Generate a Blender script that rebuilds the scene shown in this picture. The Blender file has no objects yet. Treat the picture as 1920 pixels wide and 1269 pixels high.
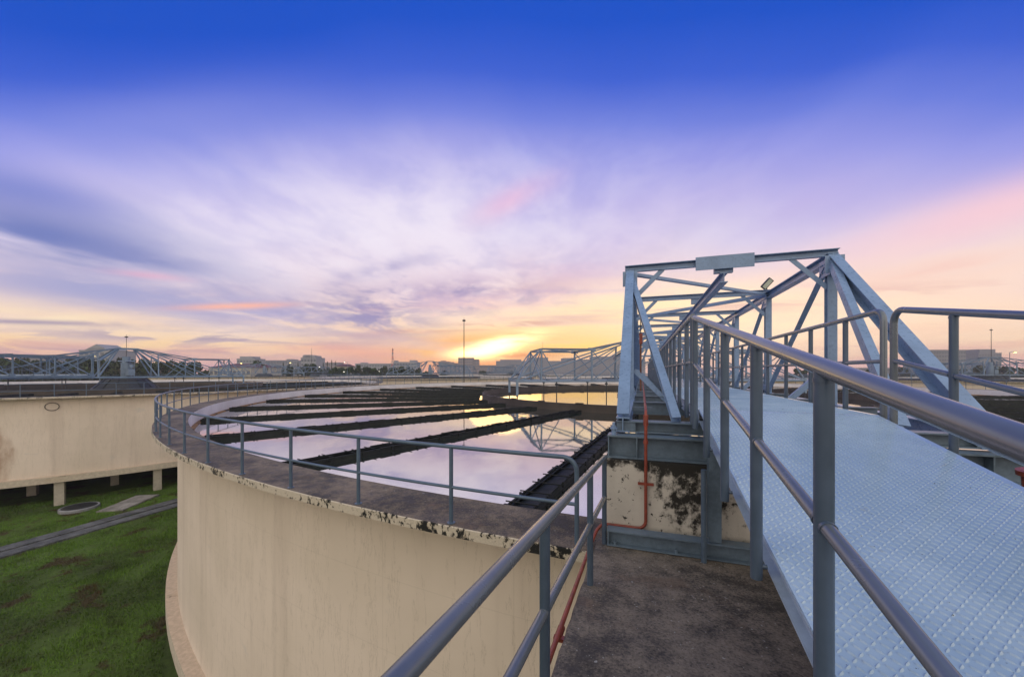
import bpy, math, random
import numpy as np
from mathutils import Vector, Matrix

random.seed(11)
rng = np.random.default_rng(11)
scene = bpy.context.scene
COL = scene.collection
F, HV, UC = 718.0, 695.5, 960.0                 # lens (px), horizon row, middle column of the photograph
A = math.atan2(243, 718); CA, SA = math.cos(A), math.sin(A)
GZ = -10.6                                      # ground level; the eye is at z = 0


def W(u, d, z=None, v=None):
    xc = (u - UC) / F * d
    if v is not None:
        z = (HV - v) / F * d
    return Vector((xc * CA - d * SA, xc * SA + d * CA, z if z is not None else 0.0))


# ------------------------------------------------------------------ materials
def s2l(c):
    return tuple(((x / 255) / 12.92 if x / 255 <= .04045 else ((x / 255 + .055) / 1.055) ** 2.4) for x in c)


class NT:
    def __init__(self, tree):
        self.t = tree; self.n = tree.nodes; self.l = tree.links

    def node(self, typ, **kw):
        n = self.n.new(typ)
        for k, v in kw.items():
            setattr(n, k, v)
        return n

    def put(self, sock, val):
        if hasattr(val, 'is_output'):
            self.l.new(val, sock)
        elif isinstance(val, (tuple, list)) and sock.type == 'RGBA' and len(val) == 3:
            sock.default_value = (*val, 1)
        else:
            sock.default_value = val

    def math(self, op, a, b=0.0, c=None, clamp=False):
        n = self.node('ShaderNodeMath', operation=op, use_clamp=clamp)
        self.put(n.inputs[0], a); self.put(n.inputs[1], b)
        if c is not None:
            self.put(n.inputs[2], c)
        return n.outputs[0]

    def mix(self, f, a, b, blend='MIX'):
        n = self.node('ShaderNodeMix', data_type='RGBA', blend_type=blend)
        self.put(n.inputs[0], f); self.put(n.inputs[6], a); self.put(n.inputs[7], b)
        return n.outputs[2]

    def noise(self, vec, scale, detail=5, rough=.55, dist=0.0):
        n = self.node('ShaderNodeTexNoise')
        if vec is not None:
            self.put(n.inputs['Vector'], vec)
        n.inputs['Scale'].default_value = scale; n.inputs['Detail'].default_value = detail
        n.inputs['Roughness'].default_value = rough; n.inputs['Distortion'].default_value = dist
        return n.outputs['Fac']

    def step(self, x, lo, hi, a=0.0, b=1.0):
        n = self.node('ShaderNodeMapRange', interpolation_type='SMOOTHSTEP')
        self.put(n.inputs[0], x)
        for i, v in enumerate((lo, hi, a, b)):
            n.inputs[i + 1].default_value = v
        return n.outputs[0]

    def scale(self, vec, s, loc=(0, 0, 0), rot=(0, 0, 0)):
        n = self.node('ShaderNodeMapping')
        self.put(n.inputs[0], vec)
        n.inputs['Scale'].default_value = s; n.inputs['Location'].default_value = loc; n.inputs['Rotation'].default_value = rot
        return n.outputs[0]

    def xyz(self, vec):
        n = self.node('ShaderNodeSeparateXYZ'); self.put(n.inputs[0], vec); return n.outputs

    def comb(self, x, y, z=0.0):
        n = self.node('ShaderNodeCombineXYZ')
        for i, v in enumerate((x, y, z)):
            self.put(n.inputs[i], v)
        return n.outputs[0]

    def dot(self, vec, v):
        n = self.node('ShaderNodeVectorMath', operation='DOT_PRODUCT')
        self.put(n.inputs[0], vec); n.inputs[1].default_value = v
        return n.outputs['Value']

    def ramp(self, f, stops):
        n = self.node('ShaderNodeValToRGB'); self.put(n.inputs[0], f)
        e = n.color_ramp.elements
        while len(e) < len(stops):
            e.new(.5)
        for el, (p, c) in zip(e, stops):
            el.position = p; el.color = (*c, 1)
        return n.outputs[0]

    def bump(self, h, strength=.3, dist=.02):
        n = self.node('ShaderNodeBump')
        self.put(n.inputs['Height'], h)
        n.inputs['Strength'].default_value = strength; n.inputs['Distance'].default_value = dist
        return n.outputs[0]


def newmat(name):
    m = bpy.data.materials.new(name); m.use_nodes = True
    t = NT(m.node_tree)
    b = m.node_tree.nodes['Principled BSDF']
    obj = t.node('ShaderNodeTexCoord').outputs['Object']
    return m, t, b, obj


def simple(name, c, rough=.5, metal=0.0, var=.12, scale=3.0, bump=0.0, rvar=.1, spec=None):
    m, t, b, o = newmat(name)
    n = t.noise(o, scale, 6, .6)
    n2 = t.noise(o, scale * 7, 4, .6)
    k = t.math('ADD', t.math('MULTIPLY', n, .65), t.math('MULTIPLY', n2, .35))
    t.put(b.inputs['Base Color'], t.mix(t.step(k, .32, .68), tuple(x * (1 - var) for x in c), tuple(min(1, x * (1 + var)) for x in c)))
    t.put(b.inputs['Roughness'], t.step(n2, .3, .7, max(0, rough - rvar), min(1, rough + rvar)))
    b.inputs['Metallic'].default_value = metal
    if spec is not None:
        b.inputs['Specular IOR Level'].default_value = spec
    if bump:
        t.put(b.inputs['Normal'], t.bump(n2, bump, .01))
    return m


M = {}
M['truss'] = simple('painted_steel', (.185, .272, .42), .34, 0, .14, 2.5)
M['beam'] = simple('bearing_beam_paint', (.115, .16, .21), .40, 0, .25, 3.0)
M['farsteel'] = simple('far_truss_paint', (.15, .205, .275), .5, 0, .15, .5)
M['tubular'] = simple('pale_tube_paint', (.165, .22, .295), .40, 0, .14, 1.5)
M['rail'] = simple('galvanised_tube', (.070, .100, .145), .36, .15, .16, 1.6, 0, .05)
M['railtop'] = simple('galvanised_handrail', (.15, .17, .195), .25, .3, .14, .9, 0, .03)
M['railtank'] = simple('tank_rail_paint', (.085, .125, .18), .42, .12, .14, 5.0)
M['plate'] = simple('deck_side', (.36, .43, .50), .45, 0, .14, 4.0)
M['dark'] = simple('black_steel', (.025, .026, .03), .5, .1, .3, 4)
M['rust'] = simple('rusty_iron', (.16, .07, .04), .8, 0, .4, 3)
M['red'] = simple('red_conduit_paint', (.24, .05, .03), .45, 0, .3, 9)
M['concrete'] = simple('concrete_column', (.40, .36, .29), .85, 0, .18, 1.5, .1)
M['gconc'] = simple('grey_concrete', (.22, .22, .23), .9, 0, .35, .8, .2)
M['bark'] = simple('bark', (.09, .065, .045), .9, 0, .3, 2)
M['white'] = simple('pale_render', (.28, .28, .31), .8, 0, .08, .05)
M['pinkw'] = simple('pinkish_render', (.27, .225, .235), .8, 0, .08, .05)
M['lilac'] = simple('lilac_render', (.21, .205, .24), .8, 0, .08, .05)
M['roof'] = simple('maroon_roof', (.10, .035, .035), .7, 0, .2, .6)
M['win'] = simple('dark_window', (.10, .11, .14), .35, 0, .2, 1)
M['redw'] = simple('mast_red', (.45, .09, .07), .6, 0, .1, 1)


def emit(name, c, s):
    m = bpy.data.materials.new(name); m.use_nodes = True
    b = m.node_tree.nodes['Principled BSDF']
    b.inputs['Base Color'].default_value = (*c, 1)
    b.inputs['Emission Color'].default_value = (*c, 1); b.inputs['Emission Strength'].default_value = s
    return m


M['lampy'] = emit('lit_lamp_yellow', (1.0, .78, .25), 4.0)
M['lampw'] = emit('lit_lamp_white', (1.0, .93, .75), 3.0)
M['spec'] = 0
M['lens'] = simple('lamp_glass', (.65, .66, .55), .12, .3, .05, 3)


def deck_mat():
    m, t, b, o = newmat('checker_plate_paint')
    n = t.noise(o, 1.3, 6, .6); n2 = t.noise(o, 16, 5, .6)
    c = t.mix(t.step(n, .35, .7), (.27, .375, .50), (.365, .475, .59))
    c = t.mix(t.step(n2, .62, .72, 0, .35), c, (.25, .27, .28))
    spk = t.noise(o, 70, 2, .5)
    c = t.mix(t.step(spk, .735, .76), c, (.04, .035, .03))
    t.put(b.inputs['Base Color'], c)
    t.put(b.inputs['Roughness'], t.step(n2, .3, .7, .13, .23))
    t.put(b.inputs['Normal'], t.bump(t.noise(o, 14, 3), .05, .004))
    return m


def wall_mat(name, rust=None):
    m, t, b, o = newmat(name)
    x = t.xyz(o)
    ang = t.math('MULTIPLY', t.math('ARCTAN2', x[1], x[0]), 36.3)
    cyl = t.comb(ang, 0.0, x[2])
    st = t.noise(t.scale(cyl, (1.1, 1, .07)), 1.0, 6, .6)
    bl = t.noise(t.scale(cyl, (.25, 1, .3)), 1.0, 5, .6)
    fi = t.noise(t.scale(cyl, (3, 1, 6)), 2.0, 5, .65)
    c = t.mix(t.step(bl, .3, .7), (.62, .525, .42), (.72, .61, .505))
    c = t.mix(t.step(st, .48, .72, 0, .6), c, (.52, .425, .345))
    c = t.mix(t.step(fi, .6, .8, 0, .25), c, (.47, .43, .38))
    # shuttering joints of the cast wall, every 1.2 m
    fr = t.math('FRACT', t.math('MULTIPLY', x[2], 1 / 1.2))
    fa = t.math('FRACT', t.math('MULTIPLY', ang, 1 / 2.4))
    j = t.math('MAXIMUM', t.step(fr, .985, .995), t.step(fa, .992, .997))
    c = t.mix(t.math('MULTIPLY', j, .18), c, (.30, .25, .19))
    # hairline cracks and drips
    cr = t.noise(t.scale(cyl, (.9, 1, .12), (5, 0, 2)), 2.2, 8, .7)
    lin = t.step(t.math('ABSOLUTE', t.math('SUBTRACT', cr, .5)), .0, .006, .5, 0)
    c = t.mix(lin, c, (.30, .24, .18))
    sc = t.noise(t.scale(cyl, (.5, 1, .8), (9, 0, 4)), 1.3, 6, .65)
    c = t.mix(t.step(sc, .62, .75, 0, .5), c, (.44, .42, .40))
    if rust:
        az, zz = rust
        dx = t.math('DIVIDE', t.math('SUBTRACT', ang, az), 1.7)
        dz = t.math('DIVIDE', t.math('SUBTRACT', x[2], zz), 2.6)
        r = t.math('ADD', t.math('MULTIPLY', dx, dx), t.math('MULTIPLY', dz, dz))
        r = t.math('ADD', r, t.math('MULTIPLY', t.math('SUBTRACT', t.noise(t.scale(cyl, (1, 1, .35)), 1.4, 6, .65), .5), 2.6))
        c = t.mix(t.step(r, .2, 1.5, .75, 0), c, (.24, .105, .04))
    t.put(b.inputs['Base Color'], c)
    b.inputs['Roughness'].default_value = .8
    t.put(b.inputs['Normal'], t.bump(t.math('ADD', fi, t.math('MULTIPLY', j, -.5)), .12, .01))
    return m


def moss_mat(name, base, dark, lo, hi, scale, big=1.0, sq=(1, 1, 1)):
    m, t, b, o = newmat(name)
    o2 = t.scale(o, sq)
    n = t.noise(o2, scale, 8, .68); g = t.noise(o2, big, 4, .55)
    n2 = t.noise(o, scale * 5, 4, .6)
    k = t.math('ADD', t.math('MULTIPLY', n, .6), t.math('MULTIPLY', g, .4))
    c = t.mix(t.step(n2, .3, .75), tuple(x * .85 for x in base), tuple(x * 1.1 for x in base))
    c = t.mix(t.step(g, .55, .75, 0, .4), c, tuple(x * y for x, y in zip(base, (.8, .68, .5))))
    c = t.mix(t.step(k, lo, hi), c, dark)
    t.put(b.inputs['Base Color'], c)
    b.inputs['Roughness'].default_value = .9
    t.put(b.inputs['Normal'], t.bump(n, .35, .01))
    return m


def plinth_mat():
    m, t, b, o = newmat('mouldy_cream_plinth')
    x = t.xyz(o)
    n = t.noise(o, 9, 8, .72); n2 = t.noise(t.scale(o, (1, 1, .35), (4, 1, 2)), 3.0, 7, .66); f = t.noise(o, 26, 5, .7); g = t.noise(o, 1.6, 4, .6)
    c = t.mix(t.step(g, .3, .7), (.48, .44, .385), (.60, .555, .49))
    c = t.mix(t.step(n2, .52, .72, 0, .35), c, (.30, .26, .21))
    # growth thickest in a patch below the beam and along the top and the foot
    px = t.math('DIVIDE', t.math('ADD', x[0], .98), .46); pz = t.math('DIVIDE', t.math('SUBTRACT', x[2], 1.25), .44)
    patch = t.math('EXPONENT', t.math('MULTIPLY', -1.0, t.math('ADD', t.math('MULTIPLY', px, px), t.math('MULTIPLY', pz, pz))))
    edge = t.math('ADD', t.step(x[2], 1.36, 1.56, 0, .17), t.step(x[2], .74, .64, 0, .14))
    k = t.math('ADD', t.math('ADD', t.math('MULTIPLY', n2, .5), t.math('MULTIPLY', n, .5)), t.math('ADD', t.math('MULTIPLY', patch, .17), edge))
    m1 = t.step(k, .575, .68, 0, .95)
    sp = t.step(t.math('ADD', t.math('MULTIPLY', n, .65), t.math('MULTIPLY', f, .35)), .56, .59, 0, .95)
    c = t.mix(t.math('MAXIMUM', m1, sp), c, (.006, .006, .006))
    t.put(b.inputs['Base Color'], c)
    b.inputs['Specular IOR Level'].default_value = .15
    b.inputs['Roughness'].default_value = .9
    t.put(b.inputs['Normal'], t.bump(t.math('ADD', n, f), .4, .01))
    return m


def slab_mat(name, c0, c1, brown, specks=True, streak=None):
    m, t, b, o = newmat(name)
    g = t.noise(o, .9, 6, .65); n = t.noise(o, 6, 8, .7); f = t.noise(o, 55, 4, .7); h = t.noise(t.scale(o, (1, 1, 1), (7, 3, 1)), 1.9, 7, .65)
    k = t.math('ADD', t.math('MULTIPLY', g, .38), t.math('ADD', t.math('MULTIPLY', n, .34), t.math('MULTIPLY', f, .28)))
    c = t.mix(t.step(k, .42, .60), c0, c1)
    c = t.mix(t.step(h, .55, .72, 0, .6), c, brown)
    c = t.mix(t.step(f, .30, .42, .55, 0), c, tuple(x * .35 for x in c0))
    if specks:
        s = t.noise(t.scale(o, (1, 1, 1), (3, 9, 2)), 30, 2, .5)
        c = t.mix(t.step(s, .70, .735, 0, .8), c, (.38, .36, .33))
        s2 = t.noise(t.scale(o, (1, 1, 1), (13, 2, 5)), 12, 5, .7)
        c = t.mix(t.step(s2, .66, .74, 0, .45), c, (.20, .17, .15))
    t.put(b.inputs['Base Color'], c)
    t.put(b.inputs['Roughness'], t.step(n, .3, .7, .62, .92))
    t.put(b.inputs['Normal'], t.bump(t.math('ADD', n, t.math('MULTIPLY', f, .7)), .55, .012))
    return m


def water_mat():
    m, t, b, o = newmat('still_water')
    n = t.noise(t.scale(o, (1, .55, 1)), 1.1, 3, .5)
    n2 = t.noise(o, .12, 3, .5)
    b.inputs['Base Color'].default_value = (.028, .036, .03, 1)
    b.inputs['Roughness'].default_value = .035
    b.inputs['IOR'].default_value = 11.0
    t.put(b.inputs['Normal'], t.bump(t.math('ADD', n, n2), .05, .06))
    return m


def launder_mat():
    m, t, b, o = newmat('wet_trough')
    n = t.noise(o, 5, 6, .65)
    c = t.mix(t.step(n, .35, .7), (.008, .009, .009), (.022, .025, .022))
    s = t.noise(o, 11, 2, .5)
    c = t.mix(t.step(s, .80, .82), c, (.5, .5, .48))
    t.put(b.inputs['Base Color'], c)
    t.put(b.inputs['Roughness'], t.step(n, .3, .7, .55, .8))
    b.inputs['Specular IOR Level'].default_value = .3
    t.put(b.inputs['Normal'], t.bump(n, .12, .02))
    return m


def grass_mat(name, ground=False):
    m, t, b, _ = newmat(name)
    o = t.node('ShaderNodeNewGeometry').outputs['Position']
    g = t.noise(o, .22, 6, .65); n = t.noise(t.scale(o, (1, 1, 1), (4, 8, 0)), .9, 6, .65); f = t.noise(o, 6, 5, .7)
    c = t.mix(t.step(g, .36, .62), (.054, .092, .022), (.125, .225, .036))
    c = t.mix(t.step(n, .50, .70, 0, .75), c, (.052, .054, .026))
    c = t.mix(t.step(f, .4, .7, 0, .4), c, (.15, .25, .03))
    br = t.noise(t.scale(o, (1, 1, 1), (1, 5, 0)), .55, 7, .7)
    c = t.mix(t.step(br, .54, .63, 0, .9), c, (.080, .050, .028))
    if ground:
        c = t.mix(.5, c, (.045, .042, .018))
    t.put(b.inputs['Base Color'], c)
    b.inputs['Roughness'].default_value = .85
    b.inputs['Specular IOR Level'].default_value = .15
    if ground:
        t.put(b.inputs['Normal'], t.bump(f, .6, .06))
    return m


def leaf_mat(name, c0, c1):
    m, t, b, o = newmat(name)
    n = t.noise(o, .5, 4, .6)
    n2 = t.noise(o, 3.0, 2, .6)
    t.put(b.inputs['Base Color'], t.mix(t.step(t.math('ADD', t.math('MULTIPLY', n, .6), t.math('MULTIPLY', n2, .4)), .35, .65), c0, c1))
    b.inputs['Roughness'].default_value = .8
    b.inputs['Specular IOR Level'].default_value = .2
    return m


M['deck'] = deck_mat()
M['wall'] = wall_mat('cream_tank_wall')
M['fascia'] = moss_mat('flaking_cream_edge', (.54, .47, .37), (.010, .010, .009), .51, .57, 15.0, 3.0, (1, 1, .8))
M['pedestal'] = plinth_mat()
M['ringp'] = moss_mat('ring_beam_paint', (.52, .45, .35), (.16, .13, .10), .60, .70, 1.2, .5, (1, 1, 2))
M['ledge'] = moss_mat('ledge_top', (.56, .44, .33), (.07, .06, .05), .575, .66, 1.5, .6)
M['rim'] = slab_mat('dark_weathered_rim', (.038, .030, .022), (.255, .192, .130), (.175, .105, .056))
M['slab'] = slab_mat('rough_dark_concrete', (.046, .038, .030), (.240, .192, .145), (.165, .108, .070))
M['pave'] = slab_mat('worn_concrete', (.04, .042, .045), (.17, .17, .175), (.075, .062, .05))
M['inner'] = simple('inner_wall_paint', (.55, .52, .52), .7, 0, .12, .5)
M['scum'] = moss_mat('stained_waterline', (.30, .16, .06), (.03, .022, .012), .50, .56, 2.0, .8)
M['ring'] = simple('wet_brown_ring', (.036, .026, .020), .6, 0, .4, .8, .2)
M['launder'] = launder_mat()
M['water'] = water_mat()
M['turf'] = grass_mat('turf_soil', True)
M['grass'] = grass_mat('grass_blades')
M['leaf1'] = leaf_mat('dark_leaves', (.014, .026, .012), (.045, .070, .024))
M['leaf2'] = leaf_mat('olive_leaves', (.022, .030, .016), (.060, .078, .034))


# ------------------------------------------------------------------ mesh helper
class MB:
    def __init__(self):
        self.v = []; self.f = []; self.s = []; self.m = []

    def add(self, verts, faces, smooth=False, mi=0):
        b = len(self.v)
        self.v.extend(tuple(p) for p in verts)
        self.f.extend(tuple(b + i for i in f) for f in faces)
        self.s.extend([smooth] * len(faces)); self.m.extend([mi] * len(faces))

    def box(self, lo, hi, mi=0):
        x0, y0, z0 = lo; x1, y1, z1 = hi
        self.add([(x0, y0, z0), (x1, y0, z0), (x1, y1, z0), (x0, y1, z0), (x0, y0, z1), (x1, y0, z1), (x1, y1, z1), (x0, y1, z1)],
                 [(0, 3, 2, 1), (4, 5, 6, 7), (0, 1, 5, 4), (1, 2, 6, 5), (2, 3, 7, 6), (3, 0, 4, 7)], False, mi)

    def frame(self, p0, p1, up):
        p0, p1 = Vector(p0), Vector(p1)
        d = (p1 - p0).normalized(); up = Vector(up)
        s = d.cross(up)
        if s.length < 1e-4:
            s = d.cross(Vector((0, 1, 0)))
        s.normalize()
        return p0, p1, s, s.cross(d)

    def sweep(self, prof, p0, p1, up=(0, 0, 1), mi=0):
        """prof: list of closed convex polygons (side, up) swept from p0 to p1"""
        p0, p1, s, u = self.frame(p0, p1, up)
        for pr in prof:
            k = len(pr)
            vs = [p + s * a + u * b for p in (p0, p1) for a, b in pr]
            fs = [(i, (i + 1) % k, k + (i + 1) % k, k + i) for i in range(k)]
            fs += [tuple(range(k - 1, -1, -1)), tuple(range(k, 2 * k))]
            self.add(vs, fs, False, mi)

    def bar(self, p0, p1, w, h, up=(0, 0, 1), mi=0):
        self.sweep([[(-w / 2, -h / 2), (w / 2, -h / 2), (w / 2, h / 2), (-w / 2, h / 2)]], p0, p1, up, mi)

    def ibeam(self, p0, p1, w, h, t=.014, up=(0, 0, 1)):
        r = lambda x0, y0, x1, y1: [(x0, y0), (x1, y0), (x1, y1), (x0, y1)]
        self.sweep([r(-w / 2, h / 2 - t, w / 2, h / 2), r(-w / 2, -h / 2, w / 2, -h / 2 + t), r(-t / 2, -h / 2 + t, t / 2, h / 2 - t)], p0, p1, up)

    def channel(self, p0, p1, w, h, t=.012, up=(0, 0, 1), side=1):
        r = lambda x0, y0, x1, y1: [(x0, y0), (x1, y0), (x1, y1), (x0, y1)]
        a = -w / 2 if side > 0 else w / 2 - t
        self.sweep([r(a, -h / 2 + t, a + t, h / 2 - t), r(-w / 2, h / 2 - t, w / 2, h / 2), r(-w / 2, -h / 2, w / 2, -h / 2 + t)], p0, p1, up)

    def angle(self, p0, p1, w, t=.01, up=(0, 0, 1)):
        r = lambda x0, y0, x1, y1: [(x0, y0), (x1, y0), (x1, y1), (x0, y1)]
        self.sweep([r(-w / 2, -w / 2, w / 2, -w / 2 + t), r(-w / 2, -w / 2 + t, -w / 2 + t, w / 2)], p0, p1, up)

    def tube(self, pts, r, n=12, caps=True, r2=None, mi=0):
        pts = [Vector(p) for p in pts]
        k = len(pts)
        tang = []
        for i in range(k):
            a = pts[max(i - 1, 0)]; b = pts[min(i + 1, k - 1)]
            if 0 < i < k - 1:
                tt = (pts[i] - a).normalized() + (b - pts[i]).normalized()
            else:
                tt = b - a
            tang.append(tt.normalized())
        ref = Vector((0, 0, 1)) if abs(tang[0].z) < .9 else Vector((1, 0, 0))
        s = tang[0].cross(ref).normalized()
        vs = []
        for i in range(k):
            s = (s - tang[i] * s.dot(tang[i])).normalized()
            u = s.cross(tang[i])
            rr = r if r2 is None else r + (r2 - r) * i / (k - 1)
            if 0 < i < k - 1:
                c = max(.5, tang[i].dot((pts[i + 1] - pts[i]).normalized()))
            else:
                c = 1
            for j in range(n):
                th = 2 * math.pi * j / n
                vs.append(pts[i] + (s * math.cos(th) + u * math.sin(th)) * rr)
        fs = [(i * n + j, i * n + (j + 1) % n, (i + 1) * n + (j + 1) % n, (i + 1) * n + j) for i in range(k - 1) for j in range(n)]
        self.add(vs, fs, True, mi)
        if caps:
            self.add(vs[:n], [tuple(range(n - 1, -1, -1))], False, mi); self.add(vs[-n:], [tuple(range(n))], False, mi)

    def lathe(self, prof, n=180, a0=0.0, a1=2 * math.pi, smooth=True, mi=0, loop=False):
        full = abs(a1 - a0 - 2 * math.pi) < 1e-6
        k = n if full else n + 1
        rows = len(prof)
        for q in range(rows if loop else rows - 1):
            (r0, z0), (r1, z1) = prof[q], prof[(q + 1) % rows]
            vs = []
            for i in range(k):
                th = a0 + (a1 - a0) * i / n
                c, s = math.cos(th), math.sin(th)
                vs += [(r0 * c, r0 * s, z0), (r1 * c, r1 * s, z1)]
            fs = [(2 * i, 2 * ((i + 1) % k), 2 * ((i + 1) % k) + 1, 2 * i + 1) for i in range(n)]
            self.add(vs, fs, smooth, mi)

    def build(self, name, mat, parent=None, origin=(0, 0, 0), place=None):
        """place: put the object at this local location (mesh is then already local)"""
        me = bpy.data.meshes.new(name)
        o = Vector(origin)
        me.from_pydata([(p[0] - o.x, p[1] - o.y, p[2] - o.z) for p in self.v], [], self.f)
        for mm in (mat if isinstance(mat, list) else [mat]):
            me.materials.append(mm)
        me.polygons.foreach_set('use_smooth', self.s)
        me.polygons.foreach_set('material_index', self.m)
        me.update()
        return link(name, me, parent, place if place is not None else ((0, 0, 0) if parent is not None else origin))


def link(name, me, parent=None, loc=(0, 0, 0), rot=(0, 0, 0)):
    ob = bpy.data.objects.new(name, me)
    COL.objects.link(ob)
    if parent is not None:
        ob.parent = parent
    ob.location = loc; ob.rotation_euler = rot
    return ob


def thing(name, label, cat, loc=(0, 0, 0), rz=0.0, group=None):
    ob = bpy.data.objects.new(name, None); COL.objects.link(ob)
    ob.empty_display_size = .3
    ob.location = loc; ob.rotation_euler = (0, 0, rz)
    return tag(ob, label, cat, group)


def tag(ob, label=None, cat=None, group=None, kind=None):
    for k, v in (('label', label), ('category', cat), ('group', group), ('kind', kind)):
        if v:
            ob[k] = v
    return ob


def dup(root, loc, rz, label, group=None):
    def cp(o, par):
        c = o.copy(); COL.objects.link(c); c.parent = par
        for ch in kids.get(o.name, []):
            cp(ch, c)
        return c
    kids = {}
    for o in COL.objects:
        if o.parent:
            kids.setdefault(o.parent.name, []).append(o)
    c = cp(root, None)
    c.location = loc; c.rotation_euler = (0, 0, rz); c['label'] = label
    if group:
        c['group'] = group
    return c


def fillet(pts, r, n=6):
    pts = [Vector(p) for p in pts]
    out = [pts[0]]
    for i in range(1, len(pts) - 1):
        a = (pts[i - 1] - pts[i]); b = (pts[i + 1] - pts[i])
        ang = a.angle(b)
        if ang > math.pi - .02:
            out.append(pts[i]); continue
        t = min(r / math.tan(ang / 2), a.length * .49, b.length * .49)
        rr = t * math.tan(ang / 2)
        a.normalize(); b.normalize()
        bis = (a + b).normalized()
        c = pts[i] + bis * (rr / math.sin(ang / 2))
        p0 = pts[i] + a * t; p1 = pts[i] + b * t
        v0 = p0 - c; v1 = p1 - c
        for k in range(n + 1):
            out.append(c + v0.normalized().slerp(v1.normalized(), k / n) * rr)
    out.append(pts[-1])
    return out


class Sink:
    """collects parts of one thing; merge=True puts all into one mesh (far copies too small to show parts)"""
    def __init__(self, root, merge=False):
        self.root = root; self.merge = merge; self.mb = MB()

    def part(self, name, mat, fn):
        if self.merge:
            fn(self.mb); return None
        m = MB(); fn(m)
        return m.build(name, mat, self.root)


# ------------------------------------------------------------------ layout
C0 = Vector((1.3, 41.25, 0))
C1 = Vector((-74.3, 36.4, 0))
B = Vector((4.4, 81, 0)); AX = C1 - C0
far = {'A': C1 + B, 'B': C0 + B, 'C': C0 + B - AX, 'D': C1 + B + AX + Vector((-4, 6, 0)), 'E': C1 + 2 * B, 'F': C1 + 2 * B + AX + Vector((0, 20, 0))}
RP, RO, RI, RW, RR = 36.93, 37.03, 36.0, 36.32, 36.66   # posts, rim outside, rim inside, wall, ring beam
ZR, ZWAT = -1.99, -2.60

TANK = {
    '0': 'round cream tank that the checker plate ramp and truss bridge lead onto',
    '1': 'round cream tank with a black hoop and rust stain on its wall, raised on columns',
    'A': 'far round tank behind the tall thin mast, its railed rim against the city',
    'B': 'round tank straight behind the tank with the truss bridge, glimpsed through the truss',
    'C': 'round tank beyond the ramp railing, below the two pale office blocks',
    'D': 'far round tank below the white terraced building and maroon roofed house',
    'E': 'farthest round tank, its truss dark in front of the sunset glow',
}
SHORT = {
    '0': 'the tank beside the ramp', '1': 'the hooped tank', 'A': 'the far tank behind the tall mast',
    'B': 'the tank behind the truss bridge', 'C': 'the tank below the office blocks',
    'D': 'the far tank below the terraced building', 'E': 'the farthest tank under the glow',
}


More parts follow.
